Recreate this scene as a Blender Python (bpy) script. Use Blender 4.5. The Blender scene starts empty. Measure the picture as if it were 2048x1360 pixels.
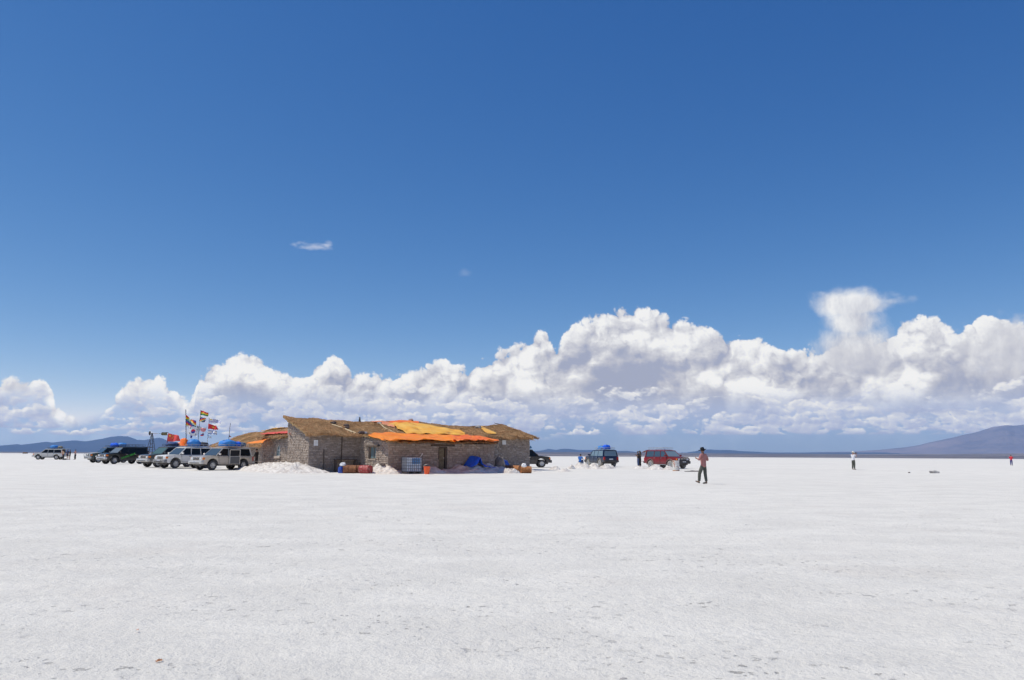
import bpy, bmesh, math, random
import numpy as np
from mathutils import Vector, Matrix, noise as mnoise
R = math.radians
random.seed(7)
C = bpy.context.scene.collection
scene = bpy.context.scene

# ------------------------------------------------------------------ camera
CAM_H = 1.32
FPX = 1562.0                      # focal length in pixels of a 2048 px wide picture
PITCH = math.atan(231.5 / FPX)
ROLL = math.atan(12.0 / 2048.0)
cam_data = bpy.data.cameras.new("camera")
cam_data.sensor_width = 36.0
cam_data.lens = FPX / 2048.0 * 36.0
cam_data.clip_start = 0.1
cam_data.clip_end = 60000.0
cam = bpy.data.objects.new("camera", cam_data)
C.objects.link(cam)
_f = Vector((0, math.cos(PITCH), math.sin(PITCH)))
_r0 = Vector((1, 0, 0)); _u0 = Vector((0, -math.sin(PITCH), math.cos(PITCH)))
_r = _r0 * math.cos(ROLL) + _u0 * math.sin(ROLL)
_u = _u0 * math.cos(ROLL) - _r0 * math.sin(ROLL)
_m = Matrix.Identity(4)
for i in range(3):
    _m[i][0] = _r[i]; _m[i][1] = _u[i]; _m[i][2] = -_f[i]
_m[2][3] = CAM_H
cam.matrix_world = _m
scene.camera = cam

def ray(px, py):
    return (_f + _r * ((px - 1024.0) / FPX) + _u * ((680.0 - py) / FPX)).normalized()
def azel(px, py):
    d = ray(px, py)
    return math.atan2(d.x, d.y), math.asin(d.z)

# ------------------------------------------------------------------ light
SUN_EL = R(60.5); SUN_AZ = R(-99)            # azimuth measured from +Y towards +X
sd = Vector((math.cos(SUN_EL) * math.sin(SUN_AZ), math.cos(SUN_EL) * math.cos(SUN_AZ), math.sin(SUN_EL)))
sun_data = bpy.data.lights.new("sun", 'SUN')
sun_data.energy = 3.9
sun_data.angle = R(0.53)
sun_data.color = (1.0, 0.93, 0.785)
sun = bpy.data.objects.new("sun", sun_data)
sun.rotation_euler = (-sd).to_track_quat('-Z', 'Y').to_euler()
C.objects.link(sun)
scene.view_settings.view_transform = 'Standard'
scene.view_settings.look = 'None'
scene.view_settings.exposure = 0.0
scene.view_settings.gamma = 1.0
scene.view_settings.use_curve_mapping = False
scene.cycles.use_denoising = True
scene.cycles.max_bounces = 6
scene.cycles.volume_bounces = 0

# ------------------------------------------------------------------ node helper
class NT:
    def __init__(s, tree): s.t = tree; s.n = tree.nodes; s.l = tree.links
    def node(s, typ, **kw):
        n = s.n.new(typ)
        for k, v in kw.items(): setattr(n, k, v)
        return n
    def put(s, sock, v):
        if isinstance(v, bpy.types.NodeSocket): s.l.new(v, sock)
        elif v is not None:
            if isinstance(v, (tuple, list)) and len(v) == 3 and sock.type == 'RGBA': v = (*v, 1)
            sock.default_value = v
    def m(s, op, a, b=None, c=None, clamp=False):
        n = s.node('ShaderNodeMath', operation=op, use_clamp=clamp)
        s.put(n.inputs[0], a)
        if b is not None: s.put(n.inputs[1], b)
        if c is not None: s.put(n.inputs[2], c)
        return n.outputs[0]
    def vm(s, op, a, b=None, sc=None):
        n = s.node('ShaderNodeVectorMath', operation=op)
        s.put(n.inputs[0], a)
        if b is not None: s.put(n.inputs[1], b)
        if sc is not None: s.put(n.inputs['Scale'], sc)
        return n.outputs['Value'] if op in ('LENGTH', 'DOT_PRODUCT') else n.outputs[0]
    def comb(s, x, y, z=0.0):
        n = s.node('ShaderNodeCombineXYZ')
        s.put(n.inputs[0], x); s.put(n.inputs[1], y); s.put(n.inputs[2], z)
        return n.outputs[0]
    def noise(s, v, scale, detail=4.0, rough=0.5, lac=2.0, dist=0.0, out='Fac'):
        n = s.node('ShaderNodeTexNoise')
        s.put(n.inputs['Vector'], v)
        n.inputs['Scale'].default_value = scale; n.inputs['Detail'].default_value = detail
        n.inputs['Roughness'].default_value = rough; n.inputs['Lacunarity'].default_value = lac
        n.inputs['Distortion'].default_value = dist
        return n.outputs[out]
    def vor(s, v, scale, detail=0.0, rough=0.5, lac=2.0, feature='F1', out='Distance', rand=1.0):
        n = s.node('ShaderNodeTexVoronoi', feature=feature)
        s.put(n.inputs['Vector'], v)
        n.inputs['Scale'].default_value = scale
        if 'Detail' in n.inputs: n.inputs['Detail'].default_value = detail
        if 'Roughness' in n.inputs: n.inputs['Roughness'].default_value = rough
        if 'Lacunarity' in n.inputs: n.inputs['Lacunarity'].default_value = lac
        n.inputs['Randomness'].default_value = rand
        if feature == 'SMOOTH_F1': n.inputs['Smoothness'].default_value = 0.5
        if hasattr(n, 'normalize') and feature != 'DISTANCE_TO_EDGE': n.normalize = detail > 0
        return n.outputs[out]
    def ss(s, x, a, b, lo=0.0, hi=1.0):
        n = s.node('ShaderNodeMapRange', interpolation_type='SMOOTHSTEP')
        s.put(n.inputs[0], x)
        s.put(n.inputs[1], a); s.put(n.inputs[2], b); s.put(n.inputs[3], lo); s.put(n.inputs[4], hi)
        return n.outputs[0]
    def mix(s, f, a, b):
        n = s.node('ShaderNodeMix', data_type='RGBA')
        s.put(n.inputs[0], f); s.put(n.inputs[6], a); s.put(n.inputs[7], b)
        return n.outputs[2]
    def ramp(s, f, stops):
        n = s.node('ShaderNodeValToRGB')
        s.put(n.inputs[0], f)
        e = n.color_ramp.elements
        while len(e) < len(stops): e.new(0.5)
        for i, (p, c) in enumerate(stops):
            e[i].position = p; e[i].color = (*c, 1) if len(c) == 3 else c
        return n.outputs[0]
    def curve(s, x, pts):
        n = s.node('ShaderNodeFloatCurve')
        s.put(n.inputs['Value'], x)
        cm = n.mapping.curves[0]
        n.mapping.use_clip = False
        while len(cm.points) < len(pts): cm.points.new(0.5, 0.5)
        for i, (a, b) in enumerate(pts):
            cm.points[i].location = (a, b); cm.points[i].handle_type = 'VECTOR'
        n.mapping.update()
        return n.outputs[0]

# ------------------------------------------------------------------ world: sky + clouds by direction
world = bpy.data.worlds.new("World")
scene.world = world
world.use_nodes = True
world.cycles.sampling_method = 'MANUAL'
world.cycles.sample_map_resolution = 256
world.node_tree.nodes.clear()
W = NT(world.node_tree)
out = W.node('ShaderNodeOutputWorld')
sky = W.node('ShaderNodeTexSky', sky_type='NISHITA', sun_disc=False)
sky.sun_elevation = SUN_EL
sky.sun_rotation = SUN_AZ
sky.altitude = 3650.0
sky.air_density = 1.0
sky.dust_density = 0.05
sky.ozone_density = 2.0
SKY_S = 0.115
skyc = W.vm('SCALE', sky.outputs[0], sc=SKY_S)
_sc = W.node('ShaderNodeSeparateXYZ'); W.l.new(skyc, _sc.inputs[0])
skyc = W.comb(W.m('MULTIPLY', W.m('POWER', _sc.outputs[0], 1.5), 1.52), W.m('MULTIPLY', _sc.outputs[1], 0.9),
              W.m('MULTIPLY', W.m('POWER', _sc.outputs[2], 0.65), 0.857))
dirv = W.node('ShaderNodeTexCoord').outputs['Generated']
sep = W.node('ShaderNodeSeparateXYZ'); W.l.new(W.vm('NORMALIZE', dirv), sep.inputs[0])
az = W.m('ARCTAN2', sep.outputs[0], sep.outputs[1])
el = W.m('ARCSINE', sep.outputs[2])

def prof(pts, x):
    """top of a cloud bank as elevation against azimuth"""
    q = []
    for px, py in pts:
        a, e = azel(px, py); q.append(((a + 0.8) / 1.6, e / 0.3))
    n = W.curve(W.m('MULTIPLY_ADD', x, 1 / 1.6, 0.5), q)
    return W.m('MULTIPLY', n, 0.3)

TOP = [(-300, 800), (0, 770), (22, 756), (50, 760), (75, 749), (90, 744), (97, 775), (108, 822), (140, 830), (180, 820), (224, 806),
       (235, 785), (265, 768), (300, 756), (320, 749), (338, 766), (352, 790), (372, 812), (388, 800), (392, 760), (405, 748), (440, 730),
       (475, 713), (520, 708), (534, 730), (560, 745), (618, 750), (640, 728), (662, 712), (690, 722), (708, 745), (780, 750),
       (830, 742), (850, 728), (868, 714), (895, 716), (908, 734), (935, 735), (985, 714), (1010, 702), (1062, 685), (1074, 664),
       (1096, 666), (1104, 692), (1120, 693), (1132, 668), (1148, 648), (1176, 644), (1203, 624), (1235, 610), (1272, 618), (1330, 632),
       (1372, 645), (1440, 664), (1500, 672), (1532, 684), (1550, 703), (1650, 704), (1668, 690), (1745, 684), (1790, 655), (1840, 637),
       (1882, 640), (1900, 662), (1925, 668), (1942, 645), (1962, 634), (2000, 634), (2048, 640), (2300, 700)]

light = (-0.0052, 0.0068, 0.0)
P = W.comb(az, el, 0.0)
wn = W.noise(P, 26.0, 3.0, 0.55, out='Color')
wv = W.vm('MULTIPLY', W.vm('SUBTRACT', wn, (0.5, 0.5, 0.5)), (0.016, 0.016, 0.0))
Pw = W.vm('ADD', P, wv)

def billow(v, scale, seed, octs=4, gain=0.5):
    """stacked round puffs: hemispheres over the cells, octave on octave"""
    tot = None; norm = 0.0; am = 1.0
    for k in range(octs):
        d = W.vor(W.vm('ADD', v, (seed + k * 1.37, seed * 0.7 - k * 0.9, 0.0)), scale * 2.17 ** k)
        h = W.m('SQRT', W.m('SUBTRACT', 1.0, W.m('MULTIPLY', W.m('POWER', d, 2.0), 1.25), clamp=True))
        tot = W.m('MULTIPLY', h, am) if tot is None else W.m('MULTIPLY_ADD', h, am, tot)
        norm += am; am *= gain
    return W.m('DIVIDE', tot, norm)

def cloudlayer(v, elv, top, scale, amp, seed, edge, lofs, gain, extra=None):
    h1 = billow(v, scale, seed)
    h2 = billow(W.vm('ADD', v, lofs), scale, seed)
    d = W.m('SUBTRACT', top, elv)
    cov = W.m('ADD', W.m('DIVIDE', d, amp), W.m('MULTIPLY', W.m('SUBTRACT', h1, 0.7), 2.6))
    if extra is not None: cov = W.m('ADD', cov, extra)
    a = W.ss(cov, 0.0, edge)
    rel = W.m('MULTIPLY', W.m('SUBTRACT', h1, h2), gain)
    return a, rel, d, h1

# layer 1: towering bank
x1 = W.m('ADD', az, W.m('MULTIPLY', W.m('SUBTRACT', W.noise(P, 40.0, 2.0), 0.5), 0.012))
top1 = prof(TOP, x1)
a1, r1, d1, h1 = cloudlayer(Pw, el, top1, 30.0, 0.0135, 3.1, 0.40, light, 1.55, W.m('MULTIPLY', W.m('SUBTRACT', W.noise(P, 70.0, 3.0, 0.6), 0.5), 1.6))
hb1 = billow(Pw, 12.0, 7.7, 2); hb2 = billow(W.vm('ADD', Pw, (-0.011, 0.015, 0.0)), 12.0, 7.7, 2)
rb = W.m('MULTIPLY', W.m('SUBTRACT', hb1, hb2), 1.5)
big = W.noise(W.vm('MULTIPLY', P, (1.0, 2.1, 1.0)), 7.5, 5.0, 0.56)
inner = W.ss(d1, 0.003, 0.04)
deep = W.ss(d1, 0.02, 0.13)
b1 = W.m('ADD', W.m('ADD', 0.78, W.m('MULTIPLY', r1, W.m('SUBTRACT', 1.0, W.m('MULTIPLY', W.ss(d1, 0.0, 0.09), 0.45)))), W.m('MULTIPLY', rb, W.ss(d1, 0.0, 0.02)))
b1 = W.m('ADD', b1, W.m('MULTIPLY', inner, W.m('MULTIPLY_ADD', W.m('SUBTRACT', big, 0.5), 4.2, -0.24)))
b1 = W.m('SUBTRACT', b1, W.m('MULTIPLY', deep, 0.36))
b1 = W.m('ADD', b1, W.m('MULTIPLY', W.m('SUBTRACT', h1, 0.7), 0.5))
stops = [(0.0, (0.36, 0.40, 0.54)), (0.3, (0.48, 0.50, 0.595)), (0.6, (0.63, 0.642, 0.70)), (0.85, (0.78, 0.79, 0.82)), (1.0, (0.87, 0.875, 0.885))]
c1 = W.ramp(b1, stops)

def blob(px, py, rx, ry, soft, amp, nz):
    a, e = azel(px, py)
    u = W.m('DIVIDE', W.m('SUBTRACT', az, a), rx / FPX)
    v = W.m('DIVIDE', W.m('SUBTRACT', el, e), ry / FPX)
    r = W.m('SQRT', W.m('ADD', W.m('MULTIPLY', u, u), W.m('MULTIPLY', v, v)))
    return W.ss(W.m('ADD', W.m('SUBTRACT', 1.0, r), W.m('MULTIPLY', W.m('SUBTRACT', nz, 0.5), amp)), 0.0, soft)

wz = W.noise(Pw, 34.0, 5.0, 0.58)
wz2 = W.noise(W.vm('MULTIPLY', Pw, (1.0, 0.55, 1.0)), 50.0, 4.0, 0.6)
cap = W.m('MAXIMUM', blob(1702, 606, 86, 36, 0.60, 1.0, wz), blob(1708, 642, 60, 50, 0.7, 0.8, wz2))
cap = W.m('MAXIMUM', cap, blob(1712, 700, 88, 66, 0.7, 0.8, wz2))
cap = W.m('MAXIMUM', cap, W.m('MULTIPLY', blob(1775, 603, 40, 12, 1.0, 2.0, wz), 0.5))
cap = W.m('MAXIMUM', cap, W.m('MULTIPLY', blob(2050, 715, 130, 85, 0.7, 1.6, wz), 0.85))
cc = W.ramp(W.m('ADD', W.m('MULTIPLY', W.m('SUBTRACT', wz2, 0.5), 1.4), W.m('MULTIPLY_ADD', W.m('SUBTRACT', el, 0.15), 6.0, 0.68)), stops)
col = W.mix(a1, skyc, c1)
col = W.mix(W.m('MULTIPLY', cap, 0.96), col, cc)

# rows of smaller flat-based cumulus receding to the horizon
Ps = W.vm('MULTIPLY', Pw, (1.0, 1.45, 1.0))
h3 = billow(Ps, 62.0, 9.3, 3)
h4 = billow(W.vm('ADD', Ps, (-0.0026, 0.0042, 0.0)), 62.0, 9.3, 3)
rel2 = W.m('MULTIPLY', W.m('SUBTRACT', h3, h4), 1.0)
azr = W.ss(az, -0.02, 0.10)
below = W.ss(W.m('SUBTRACT', top1, el), 0.004, 0.02)
# blue-grey rain haze under the cloud base, hazy light blue between the far rows
bgl = W.ramp(W.m('MULTIPLY', el, 10.0), [(0.0, (0.24, 0.35, 0.55)), (0.3, (0.27, 0.39, 0.61)), (0.55, (0.38, 0.46, 0.66)), (1.0, (0.48, 0.53, 0.69))])
bgl = W.mix(W.m('MULTIPLY', W.ss(az, -0.1, -0.5), 0.5), bgl, (0.36, 0.50, 0.74, 1))
col = W.mix(W.m('MULTIPLY', W.m('MULTIPLY', below, W.ss(el, 0.09, 0.045)), 0.9), col, bgl)
rcol = [(0.0, (0.36, 0.42, 0.61)), (0.4, (0.49, 0.54, 0.69)), (0.75, (0.68, 0.70, 0.76)), (1.0, (0.82, 0.82, 0.84))]
for e0, var, f, thick, cover, seed, dim in ((0.026, 0.005, 18.0, 0.006, 0.46, 31.1, 0.12), (0.034, 0.006, 16.0, 0.007, 0.50, 1.1, 0.10), (0.041, 0.010, 13.0, 0.010, 0.52, 4.7, 0.08),
                                            (0.053, 0.014, 11.0, 0.015, 0.52, 8.2, 0.05), (0.069, 0.018, 9.0, 0.020, 0.50, 12.9, 0.02),
                                            (0.088, 0.020, 8.0, 0.026, 0.40, 17.3, 0.0)):
    n1 = W.noise(W.comb(az, seed), f, 3.0, 0.6)
    n2 = W.noise(W.vm('ADD', W.vm('MULTIPLY', P, (1.0, 2.4, 1.0)), (seed, 0.0, 0.0)), f * 1.6, 3.0, 0.55)
    tk = W.m('ADD', W.m('MULTIPLY_ADD', W.m('SUBTRACT', n1, 0.5), var * 2.4, e0), W.m('MULTIPLY', W.m('SUBTRACT', h3, 0.7), 0.014))
    dk = W.m('SUBTRACT', tk, el)
    ak = W.m('MULTIPLY', W.ss(dk, 0.0, 0.0022), W.ss(W.m('SUBTRACT', el, e0 - thick * 1.25), 0.0, thick * 0.5))
    ak = W.m('MULTIPLY', ak, W.ss(W.m('ADD', n2, W.m('MULTIPLY', W.m('SUBTRACT', h3, 0.7), 0.35)), 1.0 - cover - 0.04, 1.0 - cover + 0.07))
    ak = W.m('MULTIPLY', ak, below)
    if e0 < 0.03: ak = W.m('MULTIPLY', ak, W.m('SUBTRACT', 1.0, azr))
    bk = W.m('SUBTRACT', W.m('ADD', 0.84 - dim, rel2), W.m('MULTIPLY', W.ss(dk, 0.001, thick * 1.4), 0.75))
    bk = W.m('ADD', bk, W.m('MULTIPLY', W.m('SUBTRACT', n2, 0.55), 0.8))
    col = W.mix(W.m('MULTIPLY', ak, 0.92), col, W.ramp(bk, rcol))
# two thin stray wisps high in the blue
strk = W.noise(W.vm('MULTIPLY', P, (1.0, 2.6, 1.0)), 55.0, 4.0, 0.6)
ws = W.m('ADD', W.m('MULTIPLY', blob(628, 493, 46, 9, 1.1, 2.4, strk), 0.42), W.m('MULTIPLY', blob(930, 545, 20, 9, 1.2, 2.0, strk), 0.12))
ws = W.m('ADD', ws, W.m('MULTIPLY', blob(658, 488, 12, 9, 1.0, 1.2, strk), 0.3))
col = W.mix(ws, col, (0.80, 0.82, 0.90, 1))
# the far air (the haze box further down) dims what lies behind it: the clouds and low sky are that much stronger beyond it
HAZE_D, HAZE_TOP, HAZE_FAR = 7.0e-5, 760.0, 17200.0
AIR = (0.127, 0.229, 0.475)
path = W.m('MINIMUM', W.m('DIVIDE', HAZE_FAR, W.m('MAXIMUM', W.m('COSINE', az), 0.75)), W.m('DIVIDE', HAZE_TOP, W.m('MAXIMUM', W.m('SINE', el), 0.001)))
Tr = W.m('EXPONENT', W.m('MULTIPLY', path, -HAZE_D))
airl = W.vm('SCALE', AIR, sc=W.m('SUBTRACT', 1.0, Tr))
colh = W.vm('MAXIMUM', W.vm('SCALE', W.vm('SUBTRACT', col, airl), sc=W.m('DIVIDE', 1.0, Tr)), (0.0, 0.0, 0.0))
col = W.mix(W.ss(el, -0.002, 0.002), col, colh)
bgn = W.node('ShaderNodeBackground')
W.put(bgn.inputs[0], col)
bgn.inputs[1].default_value = 1.0
W.l.new(bgn.outputs[0], out.inputs[0])

# ------------------------------------------------------------------ mesh helpers
def smooth01(a, b, x):
    t = min(1.0, max(0.0, (x - a) / (b - a))); return t * t * (3 - 2 * t)

def ground_z(x, y):
    """the flat rises by a hand's height beyond the parked cars"""
    return 0.21 * smooth01(60, 92, math.hypot(x, y))

def at(px, depth):
    """ground point in the picture column px at the given distance ahead"""
    d = ray(px, 911.5)
    x = d.x / d.y * depth
    return Vector((x, depth, ground_z(x, depth)))

def mat(name, color, rough=0.7, metal=0.0, **kw):
    if name in bpy.data.materials: return bpy.data.materials[name]
    m = bpy.data.materials.new(name); m.use_nodes = True
    b = m.node_tree.nodes['Principled BSDF']
    b.inputs['Base Color'].default_value = (*color, 1); b.inputs['Roughness'].default_value = rough
    b.inputs['Metallic'].default_value = metal
    for k, v in kw.items():
        if k in b.inputs: b.inputs[k].default_value = v
    return m

def nmat(name):
    m = bpy.data.materials.new(name); m.use_nodes = True
    T = NT(m.node_tree); b = m.node_tree.nodes['Principled BSDF']
    T.b = b; b.inputs['Roughness'].default_value = 0.8
    return m, T

def link_bump(T, h, strength, dist):
    n = T.node('ShaderNodeBump'); n.inputs['Strength'].default_value = strength; n.inputs['Distance'].default_value = dist
    T.put(n.inputs['Height'], h); T.l.new(n.outputs[0], T.b.inputs['Normal'])

def weathered(name, c1, c2, scale=6.0, rough=0.8, bump=0.0, metal=0.0, c3=None, dscale=40.0, detail=5.0):
    """two colours mixed by noise (dust, rust, fading), plus optional speckle"""
    if name in bpy.data.materials: return bpy.data.materials[name]
    m, T = nmat(name)
    P_ = T.node('ShaderNodeTexCoord').outputs['Object']
    f = T.ss(T.noise(P_, scale, detail, 0.6), 0.36, 0.64)
    c = T.mix(f, (*c1, 1), (*c2, 1))
    if c3: c = T.mix(T.ss(T.noise(P_, dscale, 3.0), 0.58, 0.66), c, (*c3, 1))
    T.put(T.b.inputs['Base Color'], c); T.b.inputs['Roughness'].default_value = rough; T.b.inputs['Metallic'].default_value = metal
    if bump: link_bump(T, T.noise(P_, dscale, 4.0), 0.6, bump)
    return m

class MB:
    """collects faces of one mesh object"""
    def __init__(s): s.v = []; s.f = []; s.mi = []; s.uv = None
    def add(s, vs, fs, mi=0):
        k = len(s.v); s.v += [tuple(v) for v in vs]; s.f += [tuple(i + k for i in f) for f in fs]; s.mi += [mi] * len(fs); return s
    def box(s, lo, hi, mi=0, jit=0.0, M=None):
        vs = [Vector((x, y, z)) for z in (lo[2], hi[2]) for y in (lo[1], hi[1]) for x in (lo[0], hi[0])]
        if jit: vs = [v + Vector([random.uniform(-jit, jit) for _ in range(3)]) for v in vs]
        if M: vs = [M @ v for v in vs]
        return s.add(vs, [(0, 2, 3, 1), (4, 5, 7, 6), (0, 1, 5, 4), (2, 6, 7, 3), (0, 4, 6, 2), (1, 3, 7, 5)], mi)
    def hexa(s, vs, mi=0):      # 4 bottom, 4 top, counter-clockwise
        return s.add(vs, [(3, 2, 1, 0), (4, 5, 6, 7), (0, 1, 5, 4), (1, 2, 6, 5), (2, 3, 7, 6), (3, 0, 4, 7)], mi)
    def tube(s, p, r, n=6, mi=0, caps=True):
        p = [Vector(q) for q in p]; rr = r if isinstance(r, (list, tuple)) else [r] * len(p)
        k = len(s.v)
        for i, q in enumerate(p):
            d = (p[min(i + 1, len(p) - 1)] - p[max(i - 1, 0)]).normalized()
            a = d.cross(Vector((0, 0, 1)) if abs(d.z) < 0.9 else Vector((1, 0, 0))).normalized(); b = d.cross(a)
            for j in range(n):
                t = 2 * math.pi * j / n
                s.v.append(tuple(q + (a * math.cos(t) + b * math.sin(t)) * rr[i]))
        for i in range(len(p) - 1):
            for j in range(n):
                j2 = (j + 1) % n
                s.f.append((k + i * n + j, k + i * n + j2, k + (i + 1) * n + j2, k + (i + 1) * n + j)); s.mi.append(mi)
        if caps:
            s.f.append(tuple(k + j for j in reversed(range(n)))); s.f.append(tuple(k + (len(p) - 1) * n + j for j in range(n))); s.mi += [mi, mi]
        return s
    def lathe(s, prof, n=24, M=None, mi=0, close=False):
        k = len(s.v); M = M or Matrix.Identity(4)
        for (r, z) in prof:
            for j in range(n):
                t = 2 * math.pi * j / n
                s.v.append(tuple(M @ Vector((r * math.cos(t), r * math.sin(t), z))))
        m_ = len(prof)
        for i in range(m_ if close else m_ - 1):
            i2 = (i + 1) % m_
            for j in range(n):
                j2 = (j + 1) % n
                s.f.append((k + i * n + j, k + i * n + j2, k + i2 * n + j2, k + i2 * n + j)); s.mi.append(mi)
        return s
    def prism(s, poly, axis, a, b, mi=0, M=None):
        """extrude a 2-D polygon along axis 'y' (points are x,z) or 'z' (points are x,y)"""
        def P3(q, t): return Vector((q[0], t, q[1])) if axis == 'y' else (Vector((q[0], q[1], t)) if axis == 'z' else Vector((t, q[0], q[1])))
        n = len(poly); vs = [P3(q, a) for q in poly] + [P3(q, b) for q in poly]
        if M: vs = [M @ v for v in vs]
        return s.add(vs, [tuple(range(n)), tuple(reversed(range(n, 2 * n)))] + [(i, i + n, (i + 1) % n + n, (i + 1) % n) for i in range(n)], mi)
    def grid(s, pts, mi=0):
        nu, nv = len(pts), len(pts[0]); k = len(s.v)
        for row in pts: s.v += [tuple(q) for q in row]
        for i in range(nu - 1):
            for j in range(nv - 1):
                s.f.append((k + i * nv + j, k + (i + 1) * nv + j, k + (i + 1) * nv + j + 1, k + i * nv + j + 1))
                s.mi.append(mi(i, j) if callable(mi) else mi)
        return s
    def build(s, name, mats, parent=None, smooth=None, bevel=0.0, seg=2, loc=None, solid=0.0, weld=False):
        me = bpy.data.meshes.new(name); me.from_pydata(s.v, [], s.f)
        for m in (mats if isinstance(mats, (list, tuple)) else [mats]): me.materials.append(m)
        me.polygons.foreach_set('material_index', s.mi); me.update()
        if bevel or weld or solid:
            bm = bmesh.new(); bm.from_mesh(me)
            if weld: bmesh.ops.remove_doubles(bm, verts=bm.verts, dist=1e-4)
            bmesh.ops.recalc_face_normals(bm, faces=bm.faces)
            if bevel: bmesh.ops.bevel(bm, geom=list(bm.edges), offset=bevel, segments=seg, affect='EDGES', profile=0.6, clamp_overlap=True)
            bm.to_mesh(me); bm.free()
        if smooth is not None:
            me.polygons.foreach_set('use_smooth', [True] * len(me.polygons)); me.set_sharp_from_angle(angle=R(smooth))
        o = bpy.data.objects.new(name, me); C.objects.link(o)
        if loc is not None: o.location = loc
        if parent: o.parent = parent
        if solid:
            md = o.modifiers.new('thickness', 'SOLIDIFY'); md.thickness = solid; md.offset = 0
        return o

def tag(o, label=None, cat=None, group=None, kind=None):
    if label: o['label'] = label
    if cat: o['category'] = cat
    if group: o['group'] = group
    if kind: o['kind'] = kind
    return o

def thing(name, loc, label, cat, rz=0.0, group=None):
    o = bpy.data.objects.new(name, None); C.objects.link(o); o.empty_display_size = 0.3
    o.location = loc; o.rotation_euler = (0, 0, rz)
    return tag(o, label, cat, group)

# ------------------------------------------------------------------ salt flat
def vnoise(x, y, seed=0):
    xi = np.floor(x).astype(np.int64); yi = np.floor(y).astype(np.int64); xf = x - xi; yf = y - yi
    u = xf * xf * (3 - 2 * xf); v = yf * yf * (3 - 2 * yf)
    def h(a, b):
        n = (a * 374761393 + b * 668265263 + seed * 982451653) & 0x7fffffff
        n = ((n ^ (n >> 13)) * 1274126177) & 0x7fffffff
        return ((n ^ (n >> 16)) & 0xffff) / 65535.0
    return (h(xi, yi) * (1 - u) + h(xi + 1, yi) * u) * (1 - v) + (h(xi, yi + 1) * (1 - u) + h(xi + 1, yi + 1) * u) * v
def fbm(x, y, o=4, seed=0, g=0.5):
    t = 0; a = 1; n = 0
    for k in range(o):
        t = t + a * vnoise(x * 2.03 ** k + 17 * k, y * 2.03 ** k - 9 * k, seed + k); n += a; a *= g
    return t / n

def grid_mesh(name, X, Y, Z, m, wrap=False):
    nu, nv = X.shape
    me = bpy.data.meshes.new(name)
    co = np.stack([X, Y, Z], -1).reshape(-1, 3)
    idx = np.arange(nu * nv).reshape(nu, nv)
    a = idx[:-1, :-1]; b = idx[1:, :-1]; c = idx[1:, 1:]; d = idx[:-1, 1:]
    F = np.stack([a, b, c, d], -1).reshape(-1, 4)
    if wrap: F = np.concatenate([F, np.stack([idx[:-1, -1], idx[1:, -1], idx[1:, 0], idx[:-1, 0]], -1)])
    me.vertices.add(len(co)); me.vertices.foreach_set('co', co.astype(np.float32).ravel())
    me.loops.add(F.size); me.loops.foreach_set('vertex_index', F.astype(np.int32).ravel())
    me.polygons.add(len(F)); me.polygons.foreach_set('loop_start', np.arange(0, F.size, 4, dtype=np.int32))
    me.polygons.foreach_set('loop_total', np.full(len(F), 4, dtype=np.int32))
    me.polygons.foreach_set('use_smooth', np.ones(len(F), dtype=bool))
    me.update(calc_edges=True); me.validate()
    me.materials.append(m)
    o = bpy.data.objects.new(name, me); C.objects.link(o); return o

salt, T = nmat('salt_crust')
gp = T.node('ShaderNodeNewGeometry').outputs['Position']
n_big = T.noise(T.vm('MULTIPLY', gp, (0.6, 1.0, 1.0)), 0.05, 4.0, 0.6)
n_mid = T.noise(T.vm('MULTIPLY', gp, (0.7, 1.0, 1.0)), 0.9, 6.0, 0.66)
n_fin = T.noise(gp, 9.0, 6.0, 0.70)
n_grn = T.noise(gp, 45.0, 4.0, 0.65)
patchy = T.m('ADD', T.m('MULTIPLY', n_big, 0.35), T.m('MULTIPLY', n_mid, 0.65))
c = T.mix(T.ss(patchy, 0.38, 0.60), (0.735, 0.71, 0.657, 1), (0.825, 0.797, 0.736, 1))
c = T.mix(T.m('MULTIPLY', T.ss(n_fin, 0.48, 0.34), 0.42), c, (0.58, 0.57, 0.55, 1))
c = T.mix(T.m('MULTIPLY', T.ss(n_grn, 0.44, 0.34), 0.25), c, (0.55, 0.54, 0.52, 1))
tint = T.noise(gp, 0.33, 3.0, 0.6)
c = T.mix(T.m('MULTIPLY', T.ss(tint, 0.54, 0.70), 0.22), c, (0.66, 0.60, 0.54, 1))
# broken crust lips: their shadows painted dark together with grey-brown dirt, in loose drifts
cl = T.ss(T.noise(T.vm('MULTIPLY', gp, (0.45, 1.0, 1.0)), 0.55, 5.0, 0.66), 0.44, 0.64)
gw = T.vm('ADD', gp, T.vm('SCALE', T.vm('SUBTRACT', T.noise(gp, 6.0, 3.0, 0.6, out='Color'), (0.5, 0.5, 0.5)), sc=0.22))
pit = T.ss(T.m('ADD', T.vor(gw, 4.2), T.m('MULTIPLY', T.m('SUBTRACT', n_fin, 0.5), 1.3)), 0.11, 0.06)
pitb = T.ss(T.m('ADD', T.vor(gw, 10.0), T.m('MULTIPLY', T.m('SUBTRACT', n_fin, 0.5), 1.3)), 0.15, 0.08)
pits = T.m('MULTIPLY', T.m('MAXIMUM', pit, pitb), cl)
rare = T.m('MULTIPLY', T.ss(T.m('ADD', T.vor(T.vm('MULTIPLY', gw, (0.55, 1.0, 1.0)), 0.8), T.m('MULTIPLY', T.m('SUBTRACT', n_fin, 0.5), 0.5)), 0.042, 0.03), 0.8)
pits = T.m('MAXIMUM', pits, rare)
c = T.mix(T.m('MULTIPLY', pits, 0.66), c, (0.27, 0.25, 0.225, 1))
T.put(T.b.inputs['Base Color'], c); T.b.inputs['Roughness'].default_value = 0.75
T.b.inputs['Specular IOR Level'].default_value = 0.25
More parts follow.
